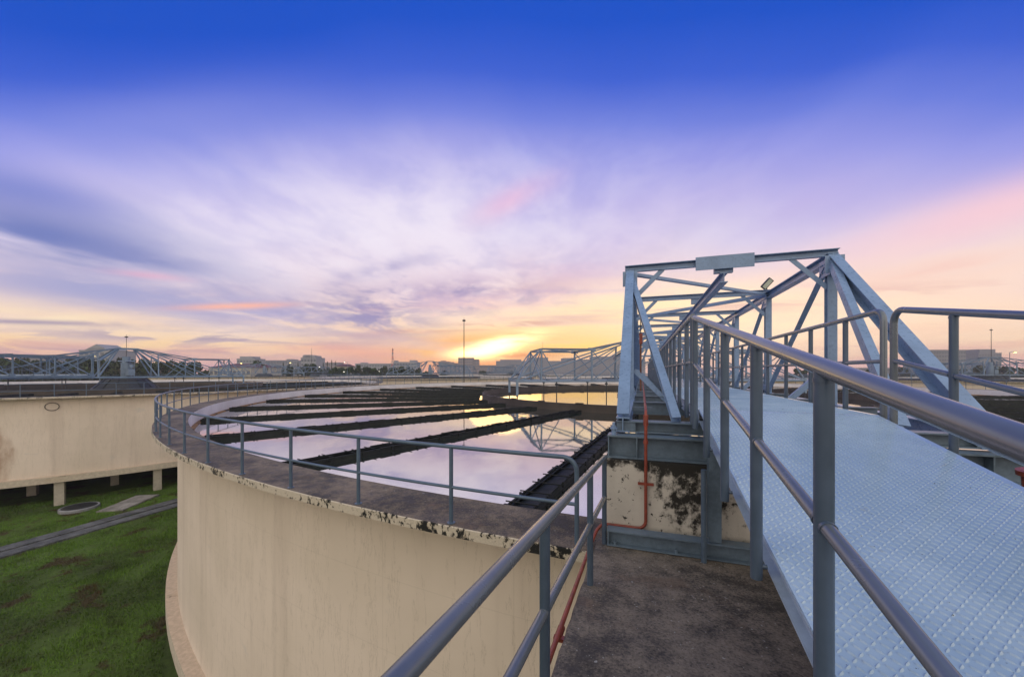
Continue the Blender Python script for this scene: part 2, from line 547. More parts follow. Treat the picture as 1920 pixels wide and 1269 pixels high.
# ------------------------------------------------------------------ tank
def tank(key, centre, full=True, wallmat=None):
    t = thing('settling_tank', TANK[key], 'settling tank', (centre.x, centre.y, GZ), 0, 'round settling tanks')
    z = lambda v: v - GZ
    mb = MB(); mb.lathe([(RI - .35, z(-8.62)), (RW, z(-8.62)), (RW, z(ZR - .13))], 220)
    mb.lathe([(RW, z(-8.6)), (.01, z(-8.6))], 96)
    mb.build('wall', wallmat or M['wall'], t)
    mb = MB()
    mb.lathe([(RO, z(ZR - .132)), (RO, z(ZR - .012)), (RO - .012, z(ZR))], 220, mi=1)
    mb.lathe([(RO - .012, z(ZR)), (RI + .012, z(ZR)), (RI, z(ZR - .012))], 220, mi=0)
    mb.lathe([(RW - .02, z(ZR - .132)), (RO, z(ZR - .132))], 220, mi=2)
    mb.build('rim', [M['rim'], M['fascia'], M['wall']], t)
    mb = MB(); mb.lathe([(RI, z(ZR - .012)), (RI, z(-2.56))], 220)
    mb.build('inner_face', M['inner'], t)
    mb = MB(); mb.lathe([(RI, z(-2.56)), (RI - .16, z(-2.56)), (RI - .16, z(-3.2))], 220)
    mb.build('waterline_ledge', M['scum'], t)
    mb = MB()
    mb.lathe([(RW, z(-8.20)), (RR, z(-8.22))], 220, mi=1)
    mb.lathe([(RR, z(-8.22)), (RR, z(-8.70)), (RW - .9, z(-8.70))], 220)
    mb.build('ring_beam', [M['ringp'], M['ledge']], t)
    mb = MB()
    mb.lathe([(17.42, z(-3.4)), (17.42, z(-2.12)), (17.30, z(-2.10)), (17.30, z(-3.4))], 150)
    mb.lathe([(17.42, z(-2.72)), (17.72, z(-2.60)), (17.72, z(-2.64)), (17.42, z(-2.8))], 150)
    for k in range(0, 36):
        a = math.radians(k * 10 + 3); c, s = math.cos(a), math.sin(a)
        mb.bar((17.36 * c - .25 * s, 17.36 * s + .25 * c, z(-2.07)), (17.36 * c + .25 * s, 17.36 * s - .25 * c, z(-2.07)), .18, .06)
    mb.build('feed_ring', M['ring'], t)
    if not full:
        return t
    # columns under the ring beam
    mb = MB(); mb.box((-.27, -.27, 0), (.27, .27, z(-8.70)))
    col = None
    for k in range(40):
        for rr, off in ((36.1, 0), (31.2, .5)):
            a = math.radians((k + off) * 9 + 4)
            x, y = rr * math.cos(a), rr * math.sin(a)
            wx, wy = x + centre.x, y + centre.y
            if key == '1' and (wx * CA + wy * SA < -75 or a % (2 * math.pi) > math.radians(75) and a % (2 * math.pi) < math.radians(255)):
                continue
            if key == '0' and not (math.radians(165) < a % (2 * math.pi) < math.radians(300)):
                continue
            if col is None:
                col = mb.build('column', M['concrete'], t, place=(x, y, 0)); cm = col.data
            else:
                col = link('column', cm, t, (x, y, 0))
            col.rotation_euler = (0, 0, a)
    # radial collecting troughs
    L = 35.86 - 17.74
    mb = MB()
    ztop = z(-2.455); zb = z(-2.95)
    for s in (-1, 1):
        mb.box((17.74, s * .25 - .02, zb), (35.86, s * .25 + .02, ztop))
        mb.box((17.74, s * .25 - (.065 if s > 0 else .035), ztop - .05), (35.86, s * .25 + (.035 if s > 0 else .065), ztop - .03))
        for i in range(17):
            x = 18.3 + i * 1.05
            mb.box((x, s * .29 - .02, ztop - .10), (x + .045, s * .29 + .02, ztop + .018))
            if i % 3 == 1:
                mb.box((x - .3, s * .27 - .03, ztop + .002), (x + .45, s * .27 + .02, ztop + .022))
    mb.box((17.74, -.23, z(-2.60)), (35.86, .23, z(-2.57)))
    for i in range(26):
        x = 18.1 + i * .69
        mb.tube([(x, -.34, ztop + .016), (x, .34, ztop + .016)], .013, 6)
    lm = None
    for k in range(32):
        a = math.radians(-90 - 5.6 - 11.25 * k)
        wx = centre.x + 27 * math.cos(a); wy = centre.y + 27 * math.sin(a)
        if key == '1' and not (abs(((a - math.radians(-26)) + math.pi) % (2 * math.pi) - math.pi) < math.radians(120)):
            continue
        if lm is None:
            lo = mb.build('trough', M['launder'], t, place=(0, 0, 0)); lm = lo.data
        else:
            lo = link('trough', lm, t)
        lo.rotation_euler = (0, 0, a)
    return t


def water(key, centre):
    mb = MB()
    n = 128
    vs = [(0, 0, 0)] + [((RI - .1) * math.cos(2 * math.pi * i / n), (RI - .1) * math.sin(2 * math.pi * i / n), 0) for i in range(n)]
    mb.add(vs, [(0, 1 + i, 1 + (i + 1) % n) for i in range(n)], True)
    o = mb.build('water', M['water'])
    o.location = (centre.x, centre.y, ZWAT)
    tag(o, kind='structure')
    return o


tank('0', C0)
water('0', C0)
_rz1 = (math.radians(-26 - 45) % (2 * math.pi))
_u = W(-22, 29.2) - C1
tank('1', C1, True, wall_mat('cream_tank_wall_rusty', (math.atan2(_u.y, _u.x) * 36.3, -6.6 - GZ)))
water('1', C1)
for k in 'ABCDE':
    tank(k, far[k], False); water(k, far[k])


# ------------------------------------------------------------------ rim railings
def rim_rail_full():
    t = thing('rim_railing', 'blue grey two-rail tube railing curving round the rim of ' + SHORT['0'], 'railing', (C0.x, C0.y, ZR), 0, 'railings round the tank rims')
    a_s = -math.pi / 2 - math.asin(2.0 / RP)           # first post, by the walkway
    a_e = -math.pi / 2 + math.asin(4.6 / RP) - 2 * math.pi
    nseg = 150
    st = (a_e - a_s) / nseg
    P = lambda a, z, r=RP: Vector((r * math.cos(a), r * math.sin(a), z))
    path = [P(a_s, 0)] + [P(a_s, .86)]
    arc = [P(a_s + (a_e - a_s) * i / 420, 1.0) for i in range(1, 420)]
    first = [P(a_s, .02), P(a_s, .84)]
    for k in range(1, 7):
        th = k / 6 * math.pi / 2
        first.append(P(a_s - .16 * (1 - math.cos(th)) / RP, .84 + .16 * math.sin(th)))
    arc = [p for p in arc if (p - first[-1]).length > .12]
    mb = MB(); mb.tube(first + arc, .027, 10); mb.build('top_rail', M['railtank'], t)
    mb = MB(); mb.tube([P(a_s + (a_e - a_s) * i / 420, .47) for i in range(0, 420)], .022, 8); mb.build('mid_rail', M['railtank'], t)
    pm = MB(); pm.tube([(0, 0, 0), (0, 0, .985)], .027, 10)
    pm.lathe([(.055, .001), (.055, .012), (.001, .012)], 12, smooth=False)
    rest = MB(); po = None
    for i in range(1, 139):
        a = a_s - i * 1.672 / RP
        if i <= 96:
            if po is None:
                po = pm.build('post', M['railtank'], t, place=P(a, 0)); me = po.data
            else:
                link('post', me, t, P(a, 0))
        else:
            rest.tube([P(a, 0), P(a, .985)], .027, 8)
    o = rest.build('post', M['railtank'], t); o['kind'] = 'stuff'
    return t


rr0 = rim_rail_full()
dup(rr0, (C1.x, C1.y, ZR), math.radians(-172), 'blue grey two-rail tube railing on the rim of ' + SHORT['1'])


def rim_rail_far(key, centre):
    mb = MB()
    for z, r in ((1.0, .03), (.48, .025)):
        mb.tube([(RP * math.cos(2 * math.pi * i / 160), RP * math.sin(2 * math.pi * i / 160), z) for i in range(161)], r, 6)
    for i in range(139):
        a = 2 * math.pi * i / 139
        mb.tube([(RP * math.cos(a), RP * math.sin(a), 0), (RP * math.cos(a), RP * math.sin(a), 1)], .03, 5)
    o = mb.build('rim_railing', M['railtank'])
    o.location = (centre.x, centre.y, ZR)
    return tag(o, 'thin tube railing round the rim of ' + SHORT[key], 'railing', 'railings round the tank rims')


fr = None
for k in 'ABCDE':
    if fr is None:
        fr = rim_rail_far(k, far[k])
    else:
        dup(fr, (far[k].x, far[k].y, ZR), 0, 'thin tube railing round the rim of ' + SHORT[k])

# ------------------------------------------------------------------ truss bridge (local: x across from the bridge axis, y along, z from the eye level)
XB = 1.47; TL, TR = -1.69, 1.69                  # bridge axis, truss planes
Y0 = 5.0; NY = [8.2 + 3.55 * k for k in range(9)]
ZT, ZB = 1.98, -.66
DL, DR, DZ = .60 - XB, 2.17 - XB, -.425


def lozenges(mb, x0, x1, y0, y1, zf, nrm_up=True, pitch=.031):
    """raised lozenges of checker plate; zf(y) is the plate height"""
    dz = (zf(y1) - zf(y0)) / (y1 - y0); k = 1 / math.sqrt(1 + dz * dz)
    nx = int((x1 - x0 - .03) / pitch); ny = int((y1 - y0 - .02) / pitch)
    vs = []; fs = []
    a, b, h = .0170, .0050, .0050
    for j in range(ny):
        for i in range(nx):
            cx = x0 + .02 + i * pitch; cy = y0 + .015 + j * pitch
            s = 1 if (i + j) % 2 else -1
            ux, uy = .7071, .7071 * s
            z0 = zf(cy)
            def pt(p, q, hh):
                px = cx + ux * p - uy * q; py = cy + uy * p + ux * q
                return (px, py, z0 + (py - cy) * dz + hh)
            n = len(vs)
            vs += [pt(-a, 0, 0), pt(-a * .35, -b, 0), pt(a * .35, -b, 0), pt(a, 0, 0), pt(a * .35, b, 0), pt(-a * .35, b, 0), pt(-a * .5, 0, h), pt(a * .5, 0, h)]
            fs += [(n, n + 1, n + 6), (n + 1, n + 2, n + 7, n + 6), (n + 2, n + 3, n + 7), (n + 3, n + 4, n + 7), (n + 4, n + 5, n + 6, n + 7), (n + 5, n, n + 6)]
    mb.add(vs, fs, False)


def bridge(root, merge=False):
    S = Sink(root, merge)
    mt = M['truss']
    for sx, x in ((-1, TL), (1, TR)):
        inn = -sx
        # inclined end post and its inner brace, meeting at the first top joint
        S.part('end_post', mt, lambda m: m.ibeam((x + .0 * inn, Y0, ZB + .06), (x, NY[0] - .05, ZT - .02), .15, .19, .016, (0, -1, .8)))
        S.part('end_brace', mt, lambda m: m.channel((x + .62 * inn, Y0 + .02, ZB + .06), (x + .02 * inn, NY[0] - .12, ZT - .10), .10, .12, .014, (0, -1, .8), sx))
        S.part('joint_plate', mt, lambda m: (m.box((x - .14, NY[0] - .16, ZT - .28), (x + .14, NY[0] - .142, ZT + .02)),
                                             [m.tube([(x + dx, NY[0] - .165, ZT + dz), (x + dx, NY[0] - .141, ZT + dz)], .014, 6) for dx in (-.08, .08) for dz in (-.05, -.14, -.22)]))
        S.part('top_chord', mt, lambda m: m.ibeam((x, NY[0] - .1, ZT), (x, NY[-1] + .1, ZT), .16, .16))
        S.part('bottom_chord', mt, lambda m: m.ibeam((x, Y0 - .1, ZB), (x, NY[-1] + .1, ZB), .16, .18))
        for i, y in enumerate(NY):
            S.part('post', mt, lambda m: m.ibeam((x, y, ZB + .09), (x, y, ZT - .08), .14, .14, .012, (0, 1, 0)))
            if i < len(NY) - 1:
                S.part('diagonal', mt, lambda m: (m.angle((x + .045 * inn, y + .06, ZT - .1), (x + .045 * inn, NY[i + 1] - .08, ZB + .12), .10, .012, (inn, 0, 0))))
            for zc in (ZB + .16, ZT - .16):
                S.part('gusset', mt, lambda m: (m.box((x + .075 * inn - .006, y - .17, zc - .15), (x + .075 * inn + .006, y + .24, zc + .15)),
                                                [m.tube([(x + .078 * inn, y + dy, zc + dq), (x + .098 * inn, y + dy, zc + dq)], .014, 6) for dy in (-.11, .0, .11, .19) for dq in (-.07, .07)]))
            S.part('knee_brace', mt, lambda m: m.angle((x + .08 * inn, y, .02), (x + .70 * inn, y, -.60), .09, .012, (0, 1, 0)))
            S.part('top_knee', mt, lambda m: m.angle((x + .06 * inn, y, ZT - .52), (x + .62 * inn, y - .03, ZT + .04), .08, .012, (0, 1, 0)))
    for i, y in enumerate(NY):
        S.part('cross_beam', mt, lambda m: m.channel((TL - .1, y - .05, ZT + .09), (TR + .1, y - .05, ZT + .09), .09, .13, .012, (0, 0, 1)))
        S.part('hanger', mt, lambda m: m.box((-.16, y - .06, ZT - .12), (.16, y + .04, ZT + .024)))
        S.part('floor_beam', M['beam'], lambda m: m.ibeam((TL + .09, y, -.60), (TR - .09, y, -.60), .12, .20))
        if i < len(NY) - 1:
            x0, x1 = (TL, TR) if i % 2 == 0 else (TR, TL)
            S.part('lateral_brace', mt, lambda m: m.angle((x0, y + .05, ZT + .03), (x1, NY[i + 1] - .05, ZT + .03), .09, .012))
            S.part('floor_beam', M['beam'], lambda m: m.ibeam((TL + .09, y + 1.775, -.60), (TR - .09, y + 1.775, -.60), .12, .20))
    S.part('floor_beam', M['beam'], lambda m: m.ibeam((TL + .09, 6.6, -.60), (TR - .09, 6.6, -.60), .12, .20))
    S.part('monorail_beam', mt, lambda m: m.ibeam((0, NY[0] - .1, ZT - .22), (0, NY[-1], ZT - .22), .13, .18))
    S.part('name_board', mt, lambda m: m.box((-.49, NY[0] - .135, ZT - .06), (.49, NY[0] - .115, ZT + .19)))
    for x in (DL + .02, DR - .02):
        S.part('stringer', M['plate'], lambda m: m.channel((x, 4.66, DZ - .085), (x, NY[-1], DZ - .085), .05, .15, .008, (0, 0, 1), 1 if x < 0 else -1))
    S.part('walkway_deck', M['deck'], lambda m: (m.box((DL - .01, 4.662, DZ - .008), (DR + .01, NY[-1], DZ)), None if merge else lozenges(m, DL, DR, 4.67, 11.0, lambda y: DZ)))
    S.part('sill_beam', M['beam'], lambda m: (m.ibeam((TL - .08, 5.02, -.683), (TR + .12, 5.02, -.683), .20, .135, .014), m.box((TL - .075, 4.94, -.74), (TL + .15, 4.952, -.625)), m.box((TR - .09, 4.94, -.74), (TR + .115, 4.952, -.625))))
    S.part('bearing_beam', M['beam'], lambda m: (m.ibeam((TL - .17, 4.86, -.905), (TR + .25, 4.86, -.905), .24, .27, .018), m.box((TL - .165, 4.745, -1.02), (TL - .15, 4.975, -.79)), [m.box((xx, 4.745, -1.02), (xx + .012, 4.85, -.79)) for xx in (TL + .16, -.4, .6, TR - .1)]))
    S.part('jacking_bolt', mt, lambda m: (m.tube([(TL - .10, 4.80, -.77), (TL - .10, 4.80, -.66)], .028, 8), m.tube([(TL - .10, 4.80, -.70), (TL - .10, 4.80, -.685)], .05, 6), m.tube([(TL - .10, 4.80, -.66), (TL - .10, 4.80, -.62)], .018, 8)))
    for i in range(9):
        y = 5.6 + i * 3.55
        if y < NY[-1]:
            S.part('conduit_bracket', M['beam'], lambda m: m.box((TL + .1, y, -.55), (TL + .36, y + .05, -.50)))
    if merge:
        o = S.mb.build('truss_bridge', M['farsteel'])
        return o
    return root


br0 = thing('truss_bridge', 'pale blue steel truss footbridge with a blank name board over its portal', 'bridge', (XB, 0, 0), 0, 'truss bridges over the tanks')
bridge(br0)
_tb = C1 - C0
_b1 = dup(br0, (XB + _tb.x, _tb.y, 0), 0, 'flat-topped blue steel truss bridge running to the centre of ' + SHORT['1'])
fb = None
for k in 'ABCDE':
    c = far[k]; flip = k in 'ABCD'
    loc = (c.x, c.y - C0.y, 0) if not flip else (c.x, c.y + C0.y, 0)
    lab = 'small blue steel truss bridge over ' + SHORT[k]
    if fb is None:
        fb = bridge(None, True); fb.location = loc; fb.rotation_euler = (0, 0, math.pi if flip else 0)
        tag(fb, lab, 'bridge', 'truss bridges over the tanks')
    else:
        dup(fb, loc, math.pi if flip else 0, lab)

# ------------------------------------------------------------------ walkway railings on bridge and ramp
KY = 4.65; SL = .181
ramp_z = lambda y: DZ + SL * (y - KY)
RH = 1.02


def railing(name, label, x, top_path, mid_path, posts, bottom, rad=.0265, loops=None):
    t = thing(name, label, 'railing', (x, KY, DZ), 0)
    mb = MB(); mb.tube(top_path, rad * 1.06, 16); mb.build('top_rail', M['railtop'], t, t.location)
    mb = MB(); mb.tube(mid_path, rad * .82, 14); mb.build('mid_rail', M['railtop'], t, t.location)
    for y, ztop in posts:
        mb = MB()
        mb.tube([(x, y, bottom(y)), (x, y, ztop)], rad, 14)
        ins = .045 if x < XB else -.045
        mb.tube([(x, y, bottom(y) + .06), (x + ins, y, bottom(y) + .06)], .012, 8)
        if -1 < y < 6.5:
            zm = np.interp(y, sorted((mid_path[0][1], mid_path[-1][1])), [p[2] for p in sorted((mid_path[0], mid_path[-1]), key=lambda q: q[1])])
            sl_ = (mid_path[0][2] - mid_path[-1][2]) / (mid_path[0][1] - mid_path[-1][1])
            for e in (-1, 1):
                mb.tube([(x, y + e * .022, zm + e * .022 * sl_), (x, y + e * .034, zm + e * .034 * sl_)], rad * .93, 12)
            mb.tube([(x, y, ztop - .035), (x, y, ztop - .022)], rad * 1.1, 12)
        mb.build('post', M['rail'], t, t.location)
    return t


XL, XR = .53, 2.245
ends = NY[-1] - .5
lev_posts = [4.62] + [5.2 + .95 * i for i in range(33)]
zb_l = lambda y: DZ - .15
railing('bridge_railing', 'tube railing of the level bridge walkway, on the side by the orange conduit', XL,
        [(XL, 4.58, DZ + RH), (XL, ends, DZ + RH)], [(XL, 4.58, DZ + .52), (XL, ends, DZ + .52)],
        [(y, DZ + RH - .01) for y in lev_posts], zb_l)
railing('bridge_railing', 'tube railing of the level bridge walkway ending in a rounded bend before the portal', XR,
        fillet([(XR, 4.72, DZ - .14), (XR, 4.72, DZ + RH), (XR, ends, DZ + RH)], .11), [(XR, 4.74, DZ + .52), (XR, ends, DZ + .52)],
        [(y, DZ + RH - .01) for y in [5.46 + .965 * i for i in range(32)]], zb_l)
rz_t = lambda y: ramp_z(y) + RH
zb_r = lambda y: ramp_z(y) - .13
railing('ramp_railing', 'thick tube railing of the ramp sloping down across the checker plate deck', XL,
        [(XL, 4.50, rz_t(4.50)), (XL, -2.2, rz_t(-2.2))], [(XL, 4.48, rz_t(4.48) - .48), (XL, -2.2, rz_t(-2.2) - .48)],
        [(y, rz_t(y) - .01) for y in (4.40, 3.65, 2.90, 2.15, 1.42, .68, -.06, -.8, -1.54)], zb_r)
railing('ramp_railing', 'tube railing along the outer ramp edge, its upper end bent down in a curve', XR,
        fillet([(XR, 4.56, zb_r(4.56)), (XR, 4.56, rz_t(4.56)), (XR, -2.2, rz_t(-2.2))], .11), [(XR, 4.54, rz_t(4.54) - .48), (XR, -2.2, rz_t(-2.2) - .48)],
        [(y, rz_t(y) - .01) for y in (3.83, 3.1, 2.37, 1.64, .9, .16, -.6, -1.35)], zb_r)

# C1's bridge gets walkway railings too
for o in [o for o in COL.objects if o.name.startswith('bridge_railing')][:2]:
    side = 'nearer' if o.location.x > 1 else 'farther'
    dup(o, (o.location.x + _tb.x, o.location.y + _tb.y, o.location.z), 0, 'tube railing on the %s side of the bridge walkway over %s' % (side, SHORT['1']))

# ------------------------------------------------------------------ ramp
t = thing('access_ramp', 'sloping access ramp of pale blue checker plate between two tube railings', 'ramp', (XB, KY, ramp_z(KY)), 0)
x0, x1 = .60, 2.17
YE = -1.55
mb = MB()
mb.sweep([[(-(x1 - x0) / 2, -.008), ((x1 - x0) / 2, -.008), ((x1 - x0) / 2, 0), (-(x1 - x0) / 2, 0)]], ((x0 + x1) / 2, YE, ramp_z(YE)), ((x0 + x1) / 2, KY, ramp_z(KY)))
lozenges(mb, x0, x1, YE, KY, ramp_z)
mb.build('ramp_deck', M['deck'], t, t.location)
for x, s in ((x0 + .022, 1), (x1 - .022, -1)):
    mb = MB(); mb.channel((x, YE, ramp_z(YE) - .07), (x, KY - .005, ramp_z(KY) - .07), .05, .12, .008, (0, 0, 1), -s)
    mb.build('stringer', M['plate'], t, t.location)
for x in (.72, 2.06):
    mb = MB(); mb.ibeam((x, 4.48, -1.768), (x, 4.48, ramp_z(4.48) - .14), .12, .12, .012, (0, 1, 0)); mb.build('leg', M['beam'], t, t.location)
mb = MB(); mb.ibeam((-.37, 4.47, -1.862), (3.4, 4.47, -1.862), .15, .17, .014)
mb.box((-.36, 4.402, -1.93), (-.348, 4.538, -1.79))
for x in (-.28, .35, 1.2):
    mb.tube([(x, 4.415, -1.933), (x, 4.415, -1.895)], .018, 6)
mb.build('foot_beam', M['beam'], t, t.location)
for y in (3.9, 2.9, 1.9, .9):
    mb = MB(); mb.channel((x0 + .05, y, ramp_z(y) - .06), (x1 - .05, y, ramp_z(y) - .06), .05, .08, .008); mb.build('cross_member', M['beam'], t, t.location)

# ------------------------------------------------------------------ concrete walkway, plinth, its railing
sz = lambda y: -1.96 - .088 * (y - 4.46)
XE = -.50
mb = MB()
ys = np.linspace(-7, 4.66, 90)
edge = [XE + random.uniform(-.006, .006) for _ in ys]
vs = []; fs = []
for i, y in enumerate(ys):
    z = sz(y)
    vs += [(edge[i], y, z - .30), (edge[i], y, z - .02), (edge[i] + .018, y, z), (3.9, y, z), (3.9, y, z - .30)]
for i in range(len(ys) - 1):
    for k in range(5):
        a = i * 5 + k; b = i * 5 + (k + 1) % 5
        fs.append((a, a + 5, b + 5, b))
fs += [(0, 1, 2, 3, 4), tuple(len(vs) - 5 + k for k in (4, 3, 2, 1, 0))]
mb.add(vs, fs)
o = mb.build('concrete_walkway', M['slab'], None, (1.7, 0, -1.9))
tag(o, 'dark rough concrete walkway slab under the ramp, edged by an orange pipe', 'walkway')
for y in (-5.5, -.5):
    mb = MB(); mb.box((.9, y - .35, GZ), (2.3, y + .35, sz(y) - .36))
    mb.box((-.3, y - .3, sz(y) - .62), (3.7, y + .3, sz(y) - .32))
    o = mb.build('walkway_pier', M['concrete'], None, (1.6, y, GZ))
    tag(o, 'concrete pier holding up the walkway slab', 'pier', 'piers under the walkway')

mb = MB()
px0, px1, py0, py1 = -.415, 3.75, 4.665, 5.22
mb.box((px0, py0, -2.6), (px1, py1, -1.045))
o = mb.build('concrete_plinth', M['pedestal'], None, (1.5, 4.9, -2.6))
tag(o, 'cream concrete plinth blotched with black mould, carrying the bridge beams', 'plinth')

t = thing('walkway_railing', 'tube railing sloping along the edge of the dark concrete walkway slab', 'railing', (-.42, 4.46, sz(4.46)), 0)
xw = lambda y: -.40 - .0236 * (4.5 - y)
for nm, hh, r in (('top_rail', .975, .029), ('mid_rail', .525, .0245)):
    mb = MB(); mb.tube([(xw(4.53), 4.53, sz(4.53) + hh), (xw(-4), -4, sz(-4) + hh)], r, 16); mb.build(nm, M['railtop'], t, t.location)
for y in (4.46, 3.39, 1.88, .2, -1.5, -3.2):
    mb = MB(); mb.tube([(xw(y), y, sz(y) - .005), (xw(y), y, sz(y) + .965)], .027, 14)
    mb.build('post', M['rail'], t, t.location)

# red conduit
pts = [(-.545, -4, sz(-4) - .05), (-.545, 4.40, sz(4.40) - .01), (-.50, 4.585, -1.87), (-.44, 4.625, -1.80), (.045, 4.625, -1.80), (.045, 4.625, -1.2), (.045, 4.62, -.52), (.045, 4.66, -.46), (.045, 34.0, -.46)]
t = thing('red_conduit', 'orange red conduit pipe along the walkway edge and up the mouldy plinth', 'pipe', (-.5, 4.4, sz(4.4)), 0)
mb = MB(); mb.tube(fillet(pts[:7], .09, 5), .0185, 10); mb.build('pipe', M['red'], t, t.location)
mb = MB(); mb.tube([(.045, 4.625, -.53), (.045, 4.63, -.47), (.045, 4.70, -.45), (.045, 34, -.45)], .016, 10); mb.build('upper_pipe', M['red'], t, t.location)
for p, q in (((-.545, 2.6, sz(2.6) - .035), (-.545, 2.72, sz(2.72) - .035)), ((.045, 4.625, -.62), (.045, 4.625, -.50)), ((-.545, 4.28, sz(4.28) - .02), (-.545, 4.34, sz(4.34) - .018)), ((.045, 4.625, -.83), (.045, 4.625, -.79))):
    mb = MB(); mb.tube([p, q], .027, 12); mb.build('coupling', M['red'], t, t.location)
mb = MB(); mb.box((-.04, 4.612, -1.30), (.13, 4.636, -1.272)); mb.build('clamp', M['red'], t, t.location)
mb = MB(); mb.box((-.575, 2.58, sz(2.6) - .055), (-.49, 2.62, sz(2.6) - .03)); mb.build('clamp', M['red'], t, t.location)

# riser conduit and hanging cable inside the portal
t = thing('riser_conduit', 'thin rusty riser conduit with a box, standing behind the portal end post', 'pipe', (-.02, 9.3, -.46), 0)
mb = MB(); mb.tube([(-.02, 9.3, -.46), (-.02, 9.3, .62)], .02, 8); mb.build('pipe', M['rust'], t, t.location)
mb = MB(); mb.tube([(-.02, 9.3, .86), (-.02, 9.3, 1.62), (-.05, 9.3, 1.82), (-.12, 9.3, 1.92)], .011, 8); mb.build('cable', M['dark'], t, t.location)
mb = MB(); mb.box((-.05, 9.24, .62), (.02, 9.33, .86)); mb.build('box', M['red'], t, t.location)

# floodlight
t = thing('floodlight', 'small floodlight tilted on a bracket on top of the truss', 'floodlight', (XB + TR, NY[1], ZT + .09), math.radians(20))
mb = MB(); mb.box((-.05, -.05, 0), (.05, .05, .02)); mb.bar((0, 0, .02), (-.08, 0, .22), .05, .02, (0, 1, 0)); mb.build('bracket', M['dark'], t)
h = MB(); h.box((-.13, -.09, -.24), (.10, .0, .24))
for i in range(5):
    h.box((-.12 + i * .05, .0, -.18), (-.105 + i * .05, .05, .18))
ho = h.build('housing', M['dark'], t); ho.location = (-.06, -.02, .36); ho.rotation_euler = (math.radians(15), math.radians(38), 0); t.scale = (.62,) * 3
h = MB(); h.box((-.10, -.098, -.21), (.07, -.091, .21)); lo = h.build('lens', M['lens'], ho)

# red valve pipe at the far side of the ramp
t = thing('fire_hydrant', 'red leaning hydrant pipe just beyond the ramp edge', 'hydrant', (3.10, 4.30, sz(4.30)), 0)
mb = MB(); mb.tube([(3.10, 4.30, sz(4.3)), (3.0, 4.28, -.80)], .07, 16); mb.build('standpipe', M['red'], t, t.location)
mb = MB(); mb.tube([(3.003, 4.281, -.84), (2.998, 4.279, -.80)], .095, 16); mb.build('flange', M['red'], t, t.location)

